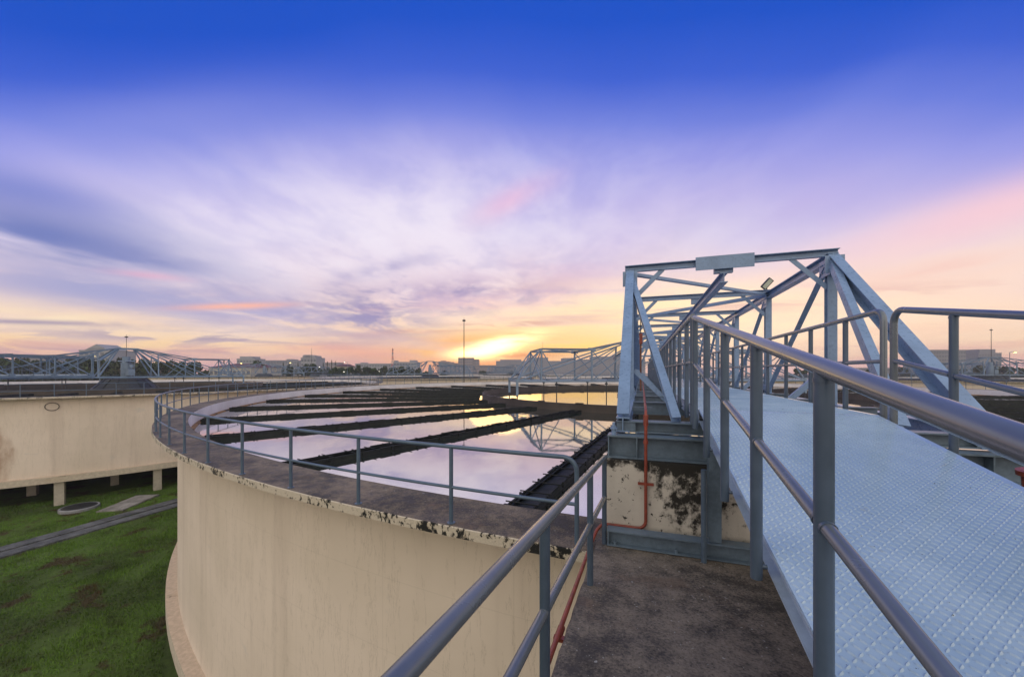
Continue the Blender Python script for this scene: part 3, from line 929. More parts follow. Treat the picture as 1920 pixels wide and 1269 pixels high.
# ------------------------------------------------------------------ rakes and drive towers
def rake(root, merge=False):
    S = Sink(root, merge); mt = M['tubular']; hw = 2.6
    zb, zt, zp = -.93, 1.98, 3.35
    tb = lambda a, b, r, n=8: (lambda m: m.tube([a, b], r, n))
    for sy in (-1, 1):
        y = sy * hw
        S.part('bottom_chord', mt, tb((-14.5, y, zb), (14.5, y, zb), .085, 10))
        for s in (-1, 1):
            S.part('top_chord', mt, lambda m: m.ibeam((s * 12.3, y, zt), (s * 7.6, y, zt), .16, .16))
            S.part('rising_chord', mt, lambda m: m.ibeam((s * 7.6, y, zt), (s * 1.1, sy * 1.0, zp), .16, .16))
            S.part('end_strut', mt, tb((s * 14.5, y, zb), (s * 12.3, y, zt), .06))
            S.part('post', mt, lambda m: m.ibeam((s * 12.3, y, zb), (s * 12.3, y, zt), .14, .14, .02, (0, 1, 0)))
            S.part('post', mt, lambda m: m.ibeam((s * 7.6, y, zb), (s * 7.6, y, zt), .14, .14, .02, (0, 1, 0)))
            S.part('post', mt, lambda m: m.ibeam((s * 3.2, y, zb), (s * 3.2, y * .85, zt + .5), .14, .14, .02, (0, 1, 0)))
            S.part('diagonal', mt, tb((s * 14.4, y, zb + .05), (s * 3.3, sy * 1.7, zp - .5), .065))
            S.part('diagonal', mt, tb((s * 9.6, y, zb + .05), (s * 2.4, sy * 1.5, zp - .3), .06))
            S.part('diagonal', mt, tb((s * 10.6, y, zb + .05), (s * 12.3, y, zt - .1), .05))
            S.part('diagonal', mt, tb((s * 5.0, y, zb + .05), (s * 7.6, y, zt - .1), .05))
            S.part('diagonal', mt, tb((s * 7.6, y, zb + .05), (s * 3.2, y * .85, zt + .4), .055))
            S.part('joint_plate', mt, lambda m: m.box((s * 7.6 - .35, y - .1, zt - .14), (s * 7.6 + .35, y + .1, zt + .14)))
            S.part('drop_leg', mt, lambda m: m.ibeam((s * 14.5, y, -2.2), (s * 14.5, y, zb + .25), .2, .2, .03, (0, 1, 0)))
            S.part('blade_hanger', M['dark'], lambda m: (m.tube([(s * 14.5, y, -3.0), (s * 14.5, y, -2.2)], .06, 8), m.tube([(s * 14.5, y, -2.25), (s * 14.5, y, -2.12)], .13, 8, True, .1)))
            for xx in (10.9, 6.2):
                S.part('blade_hanger', M['dark'], lambda m: (m.tube([(s * xx, y, -3.0), (s * xx, y, zb)], .05, 8), m.tube([(s * xx, y, -1.25), (s * xx, y, -1.10)], .14, 8)))
    for s in (-1, 1):
        for x, z, w in ((12.3, zt, .14), (7.6, zt, .18), (14.5, zb, .14), (10.6, zb, .1), (7.6, zb, .1), (4, zb, .1)):
            S.part('cross_member', mt, lambda m: m.ibeam((s * x, -hw, z), (s * x, hw, z), w, w))
        for xa, xb, z in ((12.3, 7.6, zt), (14.5, 10.6, zb), (10.6, 7.6, zb), (7.6, 4, zb)):
            S.part('lateral_brace', mt, tb((s * xa, -hw, z), (s * xb, hw, z), .05))
            S.part('lateral_brace', mt, tb((s * xa, hw, z), (s * xb, -hw, z), .05))
        S.part('end_strut', mt, tb((s * 14.5, -hw, zb), (s * 12.3, hw, zt), .06))
        S.part('end_strut', mt, tb((s * 14.5, hw, zb), (s * 12.3, -hw, zt), .06))
        S.part('sway_brace', mt, tb((s * 12.3, -hw, zt), (s * 12.3, hw, zb), .05))
        S.part('sway_brace', mt, tb((s * 12.3, hw, zt), (s * 12.3, -hw, zb), .05))
    for sx in (-1, 1):
        for sy in (-1, 1):
            S.part('peak_leg', mt, lambda m: m.ibeam((sx * 3.0, sy * 2.6, zt - .4), (sx * 1.0, sy * 1.0, zp), .2, .2))
            S.part('peak_leg', mt, lambda m: m.bar((sx * 3.2, sy * 2.3, zb), (sx * .9, sy * .9, zp), .14, .14))
        S.part('peak_beam', mt, lambda m: m.bar((sx * 1.1, -1.1, zp), (sx * 1.1, 1.1, zp), .22, .22))
        S.part('peak_beam', mt, lambda m: m.bar((-1.0, sx * 1.0, zp + .02), (1.0, sx * 1.0, zp + .02), .2, .2))
        S.part('peak_beam', mt, lambda m: m.bar((sx * 3.0, -2.6, zt - .4), (sx * 3.0, 2.6, zt - .4), .18, .18))
    if merge:
        return S.mb.build('rake_frame', M['farsteel'])
    return root


ang_c = lambda x, d: math.atan2(x * SA + d * CA, x * CA - d * SA)
ra0 = thing('rake_frame', 'pale blue tubular rake frame over the feed ring of ' + SHORT['0'], 'rake frame', (C0.x, C0.y, 0), ang_c(-.99, -.14), 'rotating rake frames')
rake(ra0)
_r1 = dup(ra0, (C1.x, C1.y, 0), ang_c(.6, .8), 'blue rake frame with a raised middle peak on ' + SHORT['1'])
def repaint(root, m):
    for o in COL.objects:
        if o.parent is root and o.type == 'MESH' and o.material_slots and o.data.materials[0] in (M['tubular'], M['truss']):
            o.material_slots[0].link = 'OBJECT'; o.material_slots[0].material = m


M['backlit_steel'] = simple('backlit_truss_paint', (.125, .19, .275), .42, 0, .2, .8)  # same truss and tube paint, darkened so the colour carries the backlit shade
repaint(_r1, M['backlit_steel']); repaint(_b1, M['backlit_steel'])
fk = None
rots = {'A': ang_c(-.9, -.3), 'B': ang_c(.8, -.5), 'C': ang_c(-.95, .2), 'D': ang_c(-.8, -.5), 'E': ang_c(-.9, .3)}
for k in 'ABCDE':
    lab = 'tiny blue steel rake frame peak above ' + SHORT[k]
    if fk is None:
        fk = rake(None, True); fk.location = far[k]; fk.rotation_euler = (0, 0, rots[k]); tag(fk, lab, 'rake frame', 'rotating rake frames')
    else:
        dup(fk, far[k], rots[k], lab)


def tower(key, c):
    t = thing('drive_tower', 'dark conical drive tower under the rake peak of ' + SHORT[key], 'drive tower', (c.x, c.y, -3.5), 0, 'drive towers at the tank centres')
    z = lambda v: v + 3.5
    mb = MB(); mb.lathe([(3.9, 0), (3.7, z(-2.55)), (2.4, z(-1.25)), (2.4, z(-1.15)), (.01, z(-1.15))], 40)
    for i in range(16):
        a = i * math.pi / 8
        mb.bar((3.72 * math.cos(a), 3.72 * math.sin(a), z(-2.5)), (2.42 * math.cos(a), 2.42 * math.sin(a), z(-1.22)), .08, .08)
    mb.build('cone', M['dark'], t)
    mb = MB(); mb.lathe([(.62, z(-1.15)), (.62, z(1.2)), (.45, z(1.35)), (.45, z(2.2)), (.01, z(2.2))], 24)
    for q in (-.4, .3, 1.15):
        mb.lathe([(.62, z(q)), (.70, z(q)), (.70, z(q + .08)), (.62, z(q + .08))], 24)
    mb.build('drum', M['farsteel'], t)
    mb = MB(); mb.box((.6, -.4, z(-.7)), (1.3, .4, z(.3))); mb.tube([(1.25, 0, z(.5)), (1.25, 0, z(1.0))], .22, 12); mb.build('gearbox', M['farsteel'], t)
    if key in '01':
        mb = MB(); mb.box((-1.5, -.3, z(1.45)), (1.5, .3, z(1.6)))
        mb.build('platform', M['truss'], t)
    return t


for k, c in (('0', C0), ('1', C1), ('A', far['A']), ('C', far['C']), ('D', far['D']), ('E', far['E'])):
    tower(k, c)

# ------------------------------------------------------------------ ground and lawn
def ground_h(x, y):
    return GZ + .05 * np.sin(x * .7 + .3 * y) * np.sin(y * .55 - .2 * x) + .02 * np.sin(2.3 * x + 1.1) * np.sin(1.9 * y)


mb = MB()
R = 700.0
mb.add([(-R, -50, GZ - .12), (R, -50, GZ - .12), (R, 660, GZ - .12), (-R, 660, GZ - .12)], [(0, 1, 2, 3)])
tag(mb.build('ground', M['turf']), kind='structure')
xs = np.linspace(-62, 2, 129); ysl = np.linspace(-30, 46, 153)
gx, gy = np.meshgrid(xs, ysl); gz = ground_h(gx, gy)
mb = MB(); nx = len(xs)
mb.add(np.c_[gx.ravel(), gy.ravel(), gz.ravel()].tolist(), [(j * nx + i, j * nx + i + 1, (j + 1) * nx + i + 1, (j + 1) * nx + i) for j in range(len(ysl) - 1) for i in range(nx - 1)], True)
tag(mb.build('lawn', M['turf']), kind='structure')

# grass blades where the lawn can be seen
N = 260000
dd = np.sqrt(rng.uniform(11.5 ** 2, 41 ** 2, N)); uu = rng.uniform(-260, 520, N)
xc = (uu - UC) / F * dd
X = xc * CA - dd * SA; Y = xc * SA + dd * CA
ok = (np.hypot(X - C0.x, Y - C0.y) > RR + .05) & (np.hypot(X - C1.x, Y - C1.y) > RR - 2.5)
ok &= ~((np.abs(X + 35.3) < 1.12) & (Y < 29)) & (np.hypot(X + 41.1, Y - 17.3) > 1.15)
sl = (X + 38.75) * math.cos(.5) + (Y - 19.2) * math.sin(.5), -(X + 38.75) * math.sin(.5) + (Y - 19.2) * math.cos(.5)
ok &= ~((np.abs(sl[1]) < 1.9) & (np.abs(sl[0]) < .85))
bare = np.sin(X * .9 + 1.3 * np.sin(Y * .4)) * np.sin(Y * 1.1 + 1.7 * np.sin(X * .5)) + .5 * np.sin(X * 2.3 + Y * 1.7)
ok &= (bare < .75) | (rng.random(N) < .25)
X, Y = X[ok], Y[ok]; n = len(X)
Z = ground_h(X, Y) - .01
th = rng.uniform(0, 2 * math.pi, n); hgt = rng.uniform(.035, .11, n) * (1 + .6 * (np.sin(X * .8) * np.sin(Y * .9) > .2)); wd = rng.uniform(.010, .026, n)
lean = rng.uniform(.02, .08, n); la = rng.uniform(0, 2 * math.pi, n)
v = np.empty((n, 3, 3))
v[:, 0] = np.c_[X - np.cos(th) * wd, Y - np.sin(th) * wd, Z]
v[:, 1] = np.c_[X + np.cos(th) * wd, Y + np.sin(th) * wd, Z]
v[:, 2] = np.c_[X + np.cos(la) * lean, Y + np.sin(la) * lean, Z + hgt]
me = bpy.data.meshes.new('grass')
me.vertices.add(3 * n); me.vertices.foreach_set('co', v.ravel())
me.loops.add(3 * n); me.loops.foreach_set('vertex_index', np.arange(3 * n, dtype=np.int32))
me.polygons.add(n); me.polygons.foreach_set('loop_start', np.arange(0, 3 * n, 3, dtype=np.int32)); me.polygons.foreach_set('loop_total', np.full(n, 3, dtype=np.int32))
me.materials.append(M['grass']); me.update(); me.validate()
tag(link('grass', me), 'short green grass with bare brown patches between the two tanks', 'grass', kind='stuff')

# drain channel, manhole, slab
t = thing('drain_channel', 'grey concrete drain channel with a dark slot crossing the lawn', 'drain', (-35.3, 8, GZ), 0)
for xa, xb, zz in ((-36.35, -35.42, .10), (-35.22, -34.30, .075)):
    mb = MB(); y = -22.0
    while y < 29:
        L = random.uniform(2.2, 2.6); j = random.uniform(-.03, .03)
        mb.box((xa + j, y, GZ - .2), (xb + j, y + L - .03, GZ + zz + random.uniform(-.012, .012))); y += L
    mb.build('paving_strip', M['pave'], t, t.location)
mb = MB(); mb.box((-35.42, -22, GZ - .2), (-35.22, 29, GZ - .03)); mb.build('slot', M['dark'], t, t.location)
t = thing('manhole', 'round concrete manhole ring with dark lid standing in the grass', 'manhole', (-41.1, 17.3, GZ), 0)
mb = MB(); mb.lathe([(1.1, -.1), (1.1, .15), (1.07, .18), (.97, .18), (.97, .13)], 40); mb.build('ring', M['gconc'], t)
mb = MB(); mb.lathe([(.97, .16), (.93, .195), (.01, .205)], 40); mb.box((-.12, -.03, .205), (.12, .03, .23)); mb.build('lid', M['dark'], t)
mb = MB(); mb.box((-.85, -1.9, -.05), (.85, 1.9, .12)); mb.box((-.80, -1.85, .12), (.80, 1.85, .135))
o = mb.build('concrete_slab', simple('pale_slab', (.24, .22, .20), .9, 0, .5, .9, .3)); o.location = (-38.75, 19.2, GZ); o.rotation_euler = (0, 0, .5)
tag(o, 'pale flat concrete slab lying in the grass beside the manhole', 'slab')

# hoop on the wall of the second tank
c = W(101, 30.3) - C1; a = math.atan2(c.y, c.x)
mb = MB(); mb.tube([(.05, .37 * math.cos(q * math.pi / 16), .37 * math.sin(q * math.pi / 16) * .82) for q in range(33)], .022, 8, False)
o = mb.build('hose_hoop', M['dark']); o.location = (C1.x + RW * math.cos(a), C1.y + RW * math.sin(a), -2.78); o.rotation_euler = (0, 0, a)
tag(o, 'black hose hoop hanging on the cream tank wall', 'hoop')

# ------------------------------------------------------------------ masts and lamps
def mast(u, d, vtop, label, r=.12, crown=True):
    p = W(u, d, v=vtop); h = p.z - GZ
    t = thing('light_mast', label, 'mast', (p.x, p.y, GZ), 0, 'tall light masts')
    mb = MB(); mb.tube([(0, 0, 0), (0, 0, h * .5), (0, 0, h)], r, 10, True, r * .5); mb.build('pole', M['dark'], t)
    if crown:
        mb = MB(); mb.tube([(0, 0, h - .25), (0, 0, h + .05)], .34, 10, True, .30); mb.tube([(0, 0, h + .05), (0, 0, h + .5)], .03, 6); mb.build('lamp_crown', M['dark'], t)
    return t


mast(870, 79, 600, 'tall thin dark light mast rising beside the sunset glow', .13)
mast(237, 96, 631, 'thin mast standing behind the peak of the hooped tank', .09)
mast(1858.5, 118, 618, 'thin mast in front of the smaller pale office block', .12)
mast(584, 260, 653, 'thin mast in front of the white terraced building', .16, False)
mast(1017.5, 150, 641, 'short thin mast rising above the end of the rake frame', .07, False)


def street_lamp(u, d, v, side, label, mat='lampy', rad=.32):
    p = W(u, d, v=v); h = p.z - GZ
    t = thing('street_lamp', label, 'street lamp', (p.x, p.y, GZ), A, 'lit street lamps')
    mb = MB(); mb.tube([(side * 1.3, 0, 0), (side * 1.3, 0, h)], .09, 8, True, .06); mb.build('pole', M['beam'], t)
    mb = MB(); mb.tube([(side * 1.3, 0, h), (side * .9, 0, h + .22), (0, 0, h + .18)], .05, 6); mb.build('arm', M['beam'], t)
    mb = MB(); mb.tube([(-rad, 0, h + .12), (rad, 0, h + .12)], .11, 8); mb.build('lamp_head', M['beam'], t)
    mb = MB(); mb.lathe([(.01, h - .10), (rad * .6, h - .06), (rad * .85, h + .06), (rad * .6, h + .1)], 12); mb.build('lamp_glass', M[mat], t)


for u, d, v, s, lab, mt, rad in (
        (175, 78, 667.5, 1, 'lit yellow street lamp in front of the gabled white building', 'lampy', .40),
        (452.5, 140, 681.3, 1, 'lit yellow street lamp in front of the maroon roof', 'lampy', .36),
        (544.5, 150, 680.2, 1, 'lit yellow street lamp beside the white terraced building', 'lampy', .36),
        (599, 150, 688, 1, 'low lit white street lamp between the pines and the far truss', 'lampw', .25),
        (645, 160, 697, 1, 'lowest lit lamp in front of the hedge of dark trees', 'lampw', .25),
        (646, 170, 679, 1, 'pale lit lamp standing above the brown roofed house', 'lampw', .25),
        (711, 170, 696, 1, 'lit lamp among the dark trees under the long white building', 'lampw', .2),
        (1903, 95, 661, -1, 'lit yellow street lamp beyond the tank by the office blocks', 'lampy', .36),
        (237, 62, 674.0, 1, 'white lit lamp under the peak of the hooped tank', 'lampw', .33)):
    street_lamp(u, d, v, s, lab, mt, rad)

# ------------------------------------------------------------------ city
def building(name, label, u0, u1, vt, d, mat, rows=0, cols=0, depth=14, steps=(), cat='building', roof=None):
    p = W((u0 + u1) / 2, d, v=vt); w = (u1 - u0) / F * d; h = p.z - GZ
    t = thing(name, label, cat, (p.x, p.y, GZ), A)
    mb = MB(); mb.box((-w / 2, 0, 0), (w / 2, depth, h))
    mb.box((-w / 2 - .15, -.15, h), (w / 2 + .15, depth + .15, h + .35))
    mb.build('wall', mat, t)
    for (a, b, e) in steps:                       # roof storeys: fractions of the width and extra px
        m2 = MB(); eh = e / F * d
        m2.box((-w / 2 + a * w, 1.5, h + .35), (-w / 2 + b * w, depth - 2, h + eh))
        m2.build('roof_storey', mat, t)
    if roof:
        m2 = MB(); eh = roof / F * d
        vs = [(-w / 2 - .6, -.6, h + .36), (w / 2 + .6, -.6, h + .36), (w / 2 + .6, depth + .6, h + .36), (-w / 2 - .6, depth + .6, h + .36), (-w * .3, depth / 2, h + eh), (w * .3, depth / 2, h + eh)]
        m2.add(vs, [(0, 1, 5, 4), (1, 2, 5), (2, 3, 4, 5), (3, 0, 4), (3, 2, 1, 0)])
        m2.build('roof', M['roof'], t)
    if rows:
        cw = w / cols; rh = 3.3
        mw = MB(); mw.box((-cw * .32, -.06, -.75), (cw * .32, .04, .75)); me = None
        for r in range(rows):
            for c_ in range(cols):
                x = -w / 2 + (c_ + .5) * cw; z = h - 2.0 - r * rh
                if me is None:
                    o = mw.build('window', M['win'], t, place=(x, 0, z)); me = o.data
                else:
                    link('window', me, t, (x, 0, z))
    return t


b = building('gabled_building', 'white building with a pointed gable above the truss of the hooped tank', 148, 206, 657, 230, M['white'], 2, 6, 16)
p = MB(); w = 58 / F * 230; h = (HV - 657) / F * 230 - GZ
p.add([(-w * .30, -.3, h + .36), (w * .46, -.3, h + .36), (w * .08, -.3, h + 3.8), (-w * .30, 12, h + .36), (w * .46, 12, h + .36), (w * .08, 12, h + 3.8)], [(0, 1, 2), (3, 5, 4), (0, 2, 5, 3), (1, 4, 5, 2), (0, 3, 4, 1)])
p.build('gable', M['white'], b)
p = MB(); p.box((-w * .18, -.36, h + .9), (w * .32, -.30, h + 1.3)); p.build('gable_band', M['win'], b)
building('apartment_block', 'pale flat block half hidden by trees behind the flat truss top', 33, 92, 672, 260, M['lilac'], 2, 8)
building('hall', 'low hall with a maroon hipped roof beside the dome shaped tree', 392, 470, 690, 165, M['concrete'], 1, 9, 22, cat='house', roof=9.5)
building('office', 'white low building with a stepped roof behind the maroon roof', 444, 478, 673, 330, M['white'], 1, 6, 14, ((.1, .8, 5),))
building('long_office', 'long pale lilac block between the dome tree and the terraced building', 496, 562, 676, 400, M['lilac'], 2, 12, 18, ((.6, .72, 3),))
building('terraced_building', 'white terraced tower with three rows of windows and stepped roof', 564, 593, 671, 300, M['white'], 4, 5, 14, ((.05, .85, 4.6), (.1, .55, 6)))
building('annexe', 'pale low annexe joined beside the white terraced tower', 592, 634, 680, 420, M['pinkw'], 1, 9)
building('house', 'small house with a brown hipped roof among the pines', 630, 652, 688, 220, M['concrete'], 1, 4, 10, cat='house', roof=6)
building('long_building', 'long white building with window bands left of the red mast'.replace('left of', 'next to'), 666, 738, 682, 420, M['white'], 3, 14, 16, ((.12, .22, 2.5),))
building('hospital_block', 'white block with a square roof tower just past the red mast', 738, 781, 679, 400, M['white'], 3, 8, 16, ((.0, .05, 3.5), (.68, .90, 4),))
building('small_block', 'pinkish block beside the far truss peak, lower one of a pair', 822, 842, 678, 520, M['pinkw'], 2, 5, 14, ((.2, .6, 2),))
building('small_block', 'narrow pinkish block with a round roof hut next to the wide slab block', 842, 858, 681, 500, M['pinkw'], 1, 4, 14, ((.0, .45, 2.4),))
building('slab_block', 'wide pink slab block standing just under the sunset glow', 859, 887, 671, 480, M['pinkw'], 5, 7, 16)
building('slab_block', 'lower pink wing joined to the wide slab block in the glow', 887, 897, 674, 482, M['pinkw'], 4, 3, 16)
building('low_block', 'low hazy block at the foot of the sunset glow', 897, 930, 685, 520, M['pinkw'], 1, 9)
building('mall', 'huge low hazy hall with stepped roofs behind the rake frame', 930, 1088, 677, 560, M['lilac'], 0, 0, 30, ((.05, .3, 3), (.38, .62, 7), (.8, .95, 6)))
building('mall', 'huge low hazy hall with a white domed roof behind the end post', 1088, 1210, 674, 570, M['lilac'], 0, 0, 30, ((.2, .5, 6), (.55, .95, 8)))
building('low_sheds', 'low pale row of sheds behind the right-side railings'.replace('right-side ', 'ramp '), 1560, 1735, 690, 420, M['lilac'], 1, 24)
building('office_tower', 'wide pale office block with fine window grid beyond the truss leg', 1735, 1811, 656.5, 330, M['lilac'], 7, 15, 18)
building('office_tower', 'smaller pale office block with a set back top floor behind the mast', 1835, 1878, 662, 360, M['lilac'], 4, 8, 16, ((.12, .82, 7.5),))

# red and white lattice mast
p = W(736, 330, v=653); h = p.z - GZ
t = thing('lattice_mast', 'red and white banded lattice mast above the long white building', 'mast', (p.x, p.y, GZ), A)
nb = 9
for i in range(nb):
    mb = MB(); z0, z1 = h * i / nb, h * (i + 1) / nb; q = lambda z: .9 * (1 - z / h) + .22
    for sx, sy in ((-1, -1), (1, -1), (1, 1), (-1, 1)):
        mb.tube([(sx * q(z0), sy * q(z0), z0), (sx * q(z1), sy * q(z1), z1)], .11, 5)
    for sx, sy, tx, ty in ((-1, -1, 1, -1), (1, -1, 1, 1), (1, 1, -1, 1), (-1, 1, -1, -1)):
        mb.tube([(sx * q(z0), sy * q(z0), z0), (tx * q(z1), ty * q(z1), z1)], .07, 4)
    mb.build('mast_section', M['redw'] if i % 2 == 0 else M['white'], t)
for zz in (.96, .86, .70):
    mb = MB(); mb.tube([(.3, -.3, h * zz), (1.0, -.8, h * zz)], .4, 8); mb.build('antenna', M['white'], t)

# ------------------------------------------------------------------ trees
def crown_mesh(name, w, h, n, leaf, kind):
    vs = np.empty((n, 4, 3))
    nc = 26
    cl = []
    for i in range(nc):
        a = random.uniform(0, 2 * math.pi); r = math.sqrt(random.random()) * .8
        zz = random.random()
        if kind == 'dome':
            r *= math.sqrt(max(.05, 1 - max(0, zz - .25) ** 2 / .6)); cl.append((r * math.cos(a) * w, r * math.sin(a) * w, h * (.28 + .62 * zz), random.uniform(.16, .30) * w))
        else:
            r *= (1 - zz) * .8 + .06; cl.append((r * math.cos(a) * w, r * math.sin(a) * w, h * (.15 + .82 * zz), random.uniform(.10, .24) * w * (1.15 - .6 * zz)))
    cl = np.array(cl)
    idx = rng.integers(0, nc, n)
    dirs = rng.normal(size=(n, 3)); dirs /= np.linalg.norm(dirs, axis=1)[:, None]
    rad = rng.random(n) ** .45
    p = cl[idx, :3] + dirs * (cl[idx, 3] * rad)[:, None] * np.array([1, 1, .75])
    t1 = rng.normal(size=(n, 3)); t1 /= np.linalg.norm(t1, axis=1)[:, None]
    t2 = np.cross(t1, rng.normal(size=(n, 3))); t2 /= np.linalg.norm(t2, axis=1)[:, None]
    s = leaf * rng.uniform(.6, 1.4, n)[:, None]
    for k, (a, b) in enumerate(((-1, 0), (0, -.6), (1, 0), (0, .6))):
        vs[:, k] = p + t1 * s * a + t2 * s * b
    m = MB(); m.v = [tuple(x) for x in vs.reshape(-1, 3)]; m.f = [(4 * i, 4 * i + 1, 4 * i + 2, 4 * i + 3) for i in range(n)]; m.s = [False] * n; m.m = [0] * n
    me = bpy.data.meshes.new(name); me.from_pydata(m.v, [], m.f); me.update()
    return me


def trunk_mesh(w, h):
    m = MB(); m.tube([(0, 0, 0), (.1, .05, h * .3), (0, .1, h * .75)], .05 * w + .08, 8, True, .04)
    for i in range(6):
        a = i * 1.05; m.tube([(.06, .05, h * (.22 + .06 * i)), (.45 * w * math.cos(a), .45 * w * math.sin(a), h * (.5 + .06 * i))], .02 * w + .03, 6, True, .02)
    me = bpy.data.meshes.new('trunk'); me.from_pydata(m.v, [], m.f); me.materials.append(M['bark']); me.update()
    return me


CR = []
for i in range(3):
    me = crown_mesh('crown', 4.0, 8.0, 2600, .34, 'dome'); me.materials.append(M['leaf1' if i != 1 else 'leaf2']); CR.append((me, trunk_mesh(4.0, 8.0)))
PI_ = []
for i in range(2):
    me = crown_mesh('crown', 2.6, 10.0, 1500, .32, 'pine'); me.materials.append(M['leaf2']); PI_.append((me, trunk_mesh(2.0, 10.0)))


def tree(name, u, d, vt, wpx, label, src, group=None):
    p = W(u, d, v=vt); h = p.z - GZ
    t = thing(name, label, 'tree', (p.x, p.y, GZ), random.uniform(0, 6.28), group)
    bw, bh = (4.0, 8.0) if src in CR else (2.6, 10.0)
    k = wpx / F * d / 2 / bw
    t.scale = (k, k, h / bh)
    link('crown', src[0], t); link('trunk', src[1], t)
    return t


tr = 'trees along the city edge'
tree('dome_tree', 483, 175, 672.5, 40, 'round dome shaped dark tree between the maroon roof and the long block', CR[0], tr)
tree('dome_tree', 583, 190, 680, 46, 'wide low dome tree below the white terraced tower', CR[2], tr)
tree('broad_tree', 543, 170, 683, 22, 'small bushy tree beside the lit lamp by the long block', CR[1], tr)
for u, vt, w in ((606, 679, 8), (614, 677, 8), (622, 674.5, 8), (629, 676, 7), (430, 672, 8), (420, 673.5, 9)):
    tree('pine_tree', u, 210, vt, w, 'slim pine tree in the thin row beside the roofs', PI_[int(u) % 2], 'slim pines by the roofs')
for u, vt, w in ((531, 679, 10), (559, 680, 9)):
    tree('pine_tree', u, 190, vt, w, 'small dark conifer in front of the long lilac block', PI_[int(u) % 2], 'conifers before the long block')
hedge = [(655, 689, 26), (672, 687, 24), (688, 690, 26), (704, 691, 24), (720, 690, 28), (738, 691, 26), (752, 688, 24), (768, 691, 26), (640, 691, 22), (626, 690, 24), (785, 693, 22)]
for i, (u, vt, w) in enumerate(hedge):
    tree('broad_tree', u, 175 + (i * 7) % 20, vt - 4, w * 1.2, 'dark tree in the hedge-like belt under the long white building', CR[i % 3], 'tree belt under the long building')
for i, u in enumerate(range(392, 668, 17)):
    tree('broad_tree', u, 205 + (i * 17) % 40, 688 + (i * 5) % 5, 24 + (i * 7) % 9, 'small dim tree in the low line between the hooped tank and the terraced tower', CR[i % 3], 'low tree line before the city')
belt = [(6, 671, 70), (40, 676, 62), (76, 680, 66), (112, 677, 60), (140, 674, 56), (172, 676, 66), (204, 679, 60), (232, 676, 56), (262, 678, 60), (292, 681, 52), (318, 682, 50), (345, 683, 48), (-30, 673, 66), (368, 684, 40)]
for i, (u, vt, w) in enumerate(belt):
    tree('broad_tree', u, 128 + (i * 11) % 24, vt - 7, w * 1.15, 'dark green tree in the belt behind the hooped tank', CR[i % 3], 'tree belt behind the hooped tank')
for i, (u, vt, w) in enumerate([(800, 694, 30), (835, 694, 30), (905, 694, 26), (960, 694, 28)]):
    tree('broad_tree', u, 260 + (i * 13) % 30, vt, w, 'low hazy tree in the far line before the big halls', CR[i % 3], 'far low tree line')
for i, (u, vt, w) in enumerate([(1500, 688, 40), (1540, 687, 40), (1590, 688, 44), (1640, 686, 40), (1690, 687, 44), (1740, 685, 44), (1790, 686, 46), (1835, 684, 44), (1880, 685, 46), (1925, 684, 46), (1970, 685, 46)]):
    tree('broad_tree', u, 215 + (i * 13) % 30, vt, w, 'dim tree in the belt below the office blocks', CR[i % 3], 'tree belt below the office blocks')

# ------------------------------------------------------------------ evening haze
mb = MB(); mb.box((-720, -60, GZ - 1.2), (720, 680, 26))
hm = bpy.data.materials.new('evening_haze'); hm.use_nodes = True
hn = hm.node_tree; hn.nodes.remove(hn.nodes['Principled BSDF'])
pv = hn.nodes.new('ShaderNodeVolumePrincipled'); pv.inputs['Density'].default_value = .00045
pv.inputs['Color'].default_value = (.86, .84, .88, 1)
hn.links.new(pv.outputs[0], hn.nodes['Material Output'].inputs['Volume'])
tag(mb.build('haze', hm), kind='stuff')

# ------------------------------------------------------------------ sky and light
SUN_U, SUN_V = 940.0, 652.0
sd = Vector(((SUN_U - UC) / F, 1.0, (HV - SUN_V) / F))
sun_dir = Vector((sd.x * CA - sd.y * SA, sd.x * SA + sd.y * CA, sd.z)).normalized()
world = bpy.data.worlds.new('World'); scene.world = world; world.use_nodes = True
wt = NT(world.node_tree)
bg = world.node_tree.nodes['Background']
dirv = wt.node('ShaderNodeTexCoord').outputs['Generated']
xr = wt.dot(dirv, (CA, SA, 0)); yf = wt.dot(dirv, (-SA, CA, 0)); zz = wt.dot(dirv, (0, 0, 1))
zc = wt.math('MAXIMUM', zz, 0.0)
hor = wt.math('SQRT', wt.math('ADD', wt.math('MULTIPLY', yf, yf), wt.math('MULTIPLY', wt.math('MULTIPLY', xr, xr), .12)))
th = wt.math('DIVIDE', wt.math('ARCTAN2', zc, hor), math.pi / 2)          # 0 horizon, 1 zenith
s_ = wt.math('DIVIDE', xr, wt.math('MAXIMUM', yf, .15))                    # cloud fields are laid out by bearing and height
t_ = wt.math('DIVIDE', zc, wt.math('MAXIMUM', yf, .15))
front = wt.step(yf, -.25, .35)
px2 = wt.math('DIVIDE', xr, wt.math('ADD', zc, .10)); py2 = wt.math('DIVIDE', yf, wt.math('ADD', zc, .10))
cp = wt.comb(px2, py2, 0.0)                                                # the flat cloud layer overhead
n_big = wt.noise(wt.scale(cp, (1.0, .5, 1)), .7, 3, .5, .15)
n_mid = wt.noise(wt.scale(cp, (1.0, .45, 1), (3.1, 1.7, 0)), 1.3, 5, .55, .25)
n_fine = wt.noise(wt.scale(cp, (.8, .6, 1), (9, 4, 0)), 2.2, 7, .6, .35)
st = lambda v: math.atan((HV - v) / F) / (math.pi / 2)
wob = wt.math('ADD', th, wt.math('MULTIPLY', wt.math('SUBTRACT', n_big, .5), .15))
wob = wt.math('ADD', wob, wt.math('MULTIPLY', wt.math('SUBTRACT', n_mid, .5), .03))
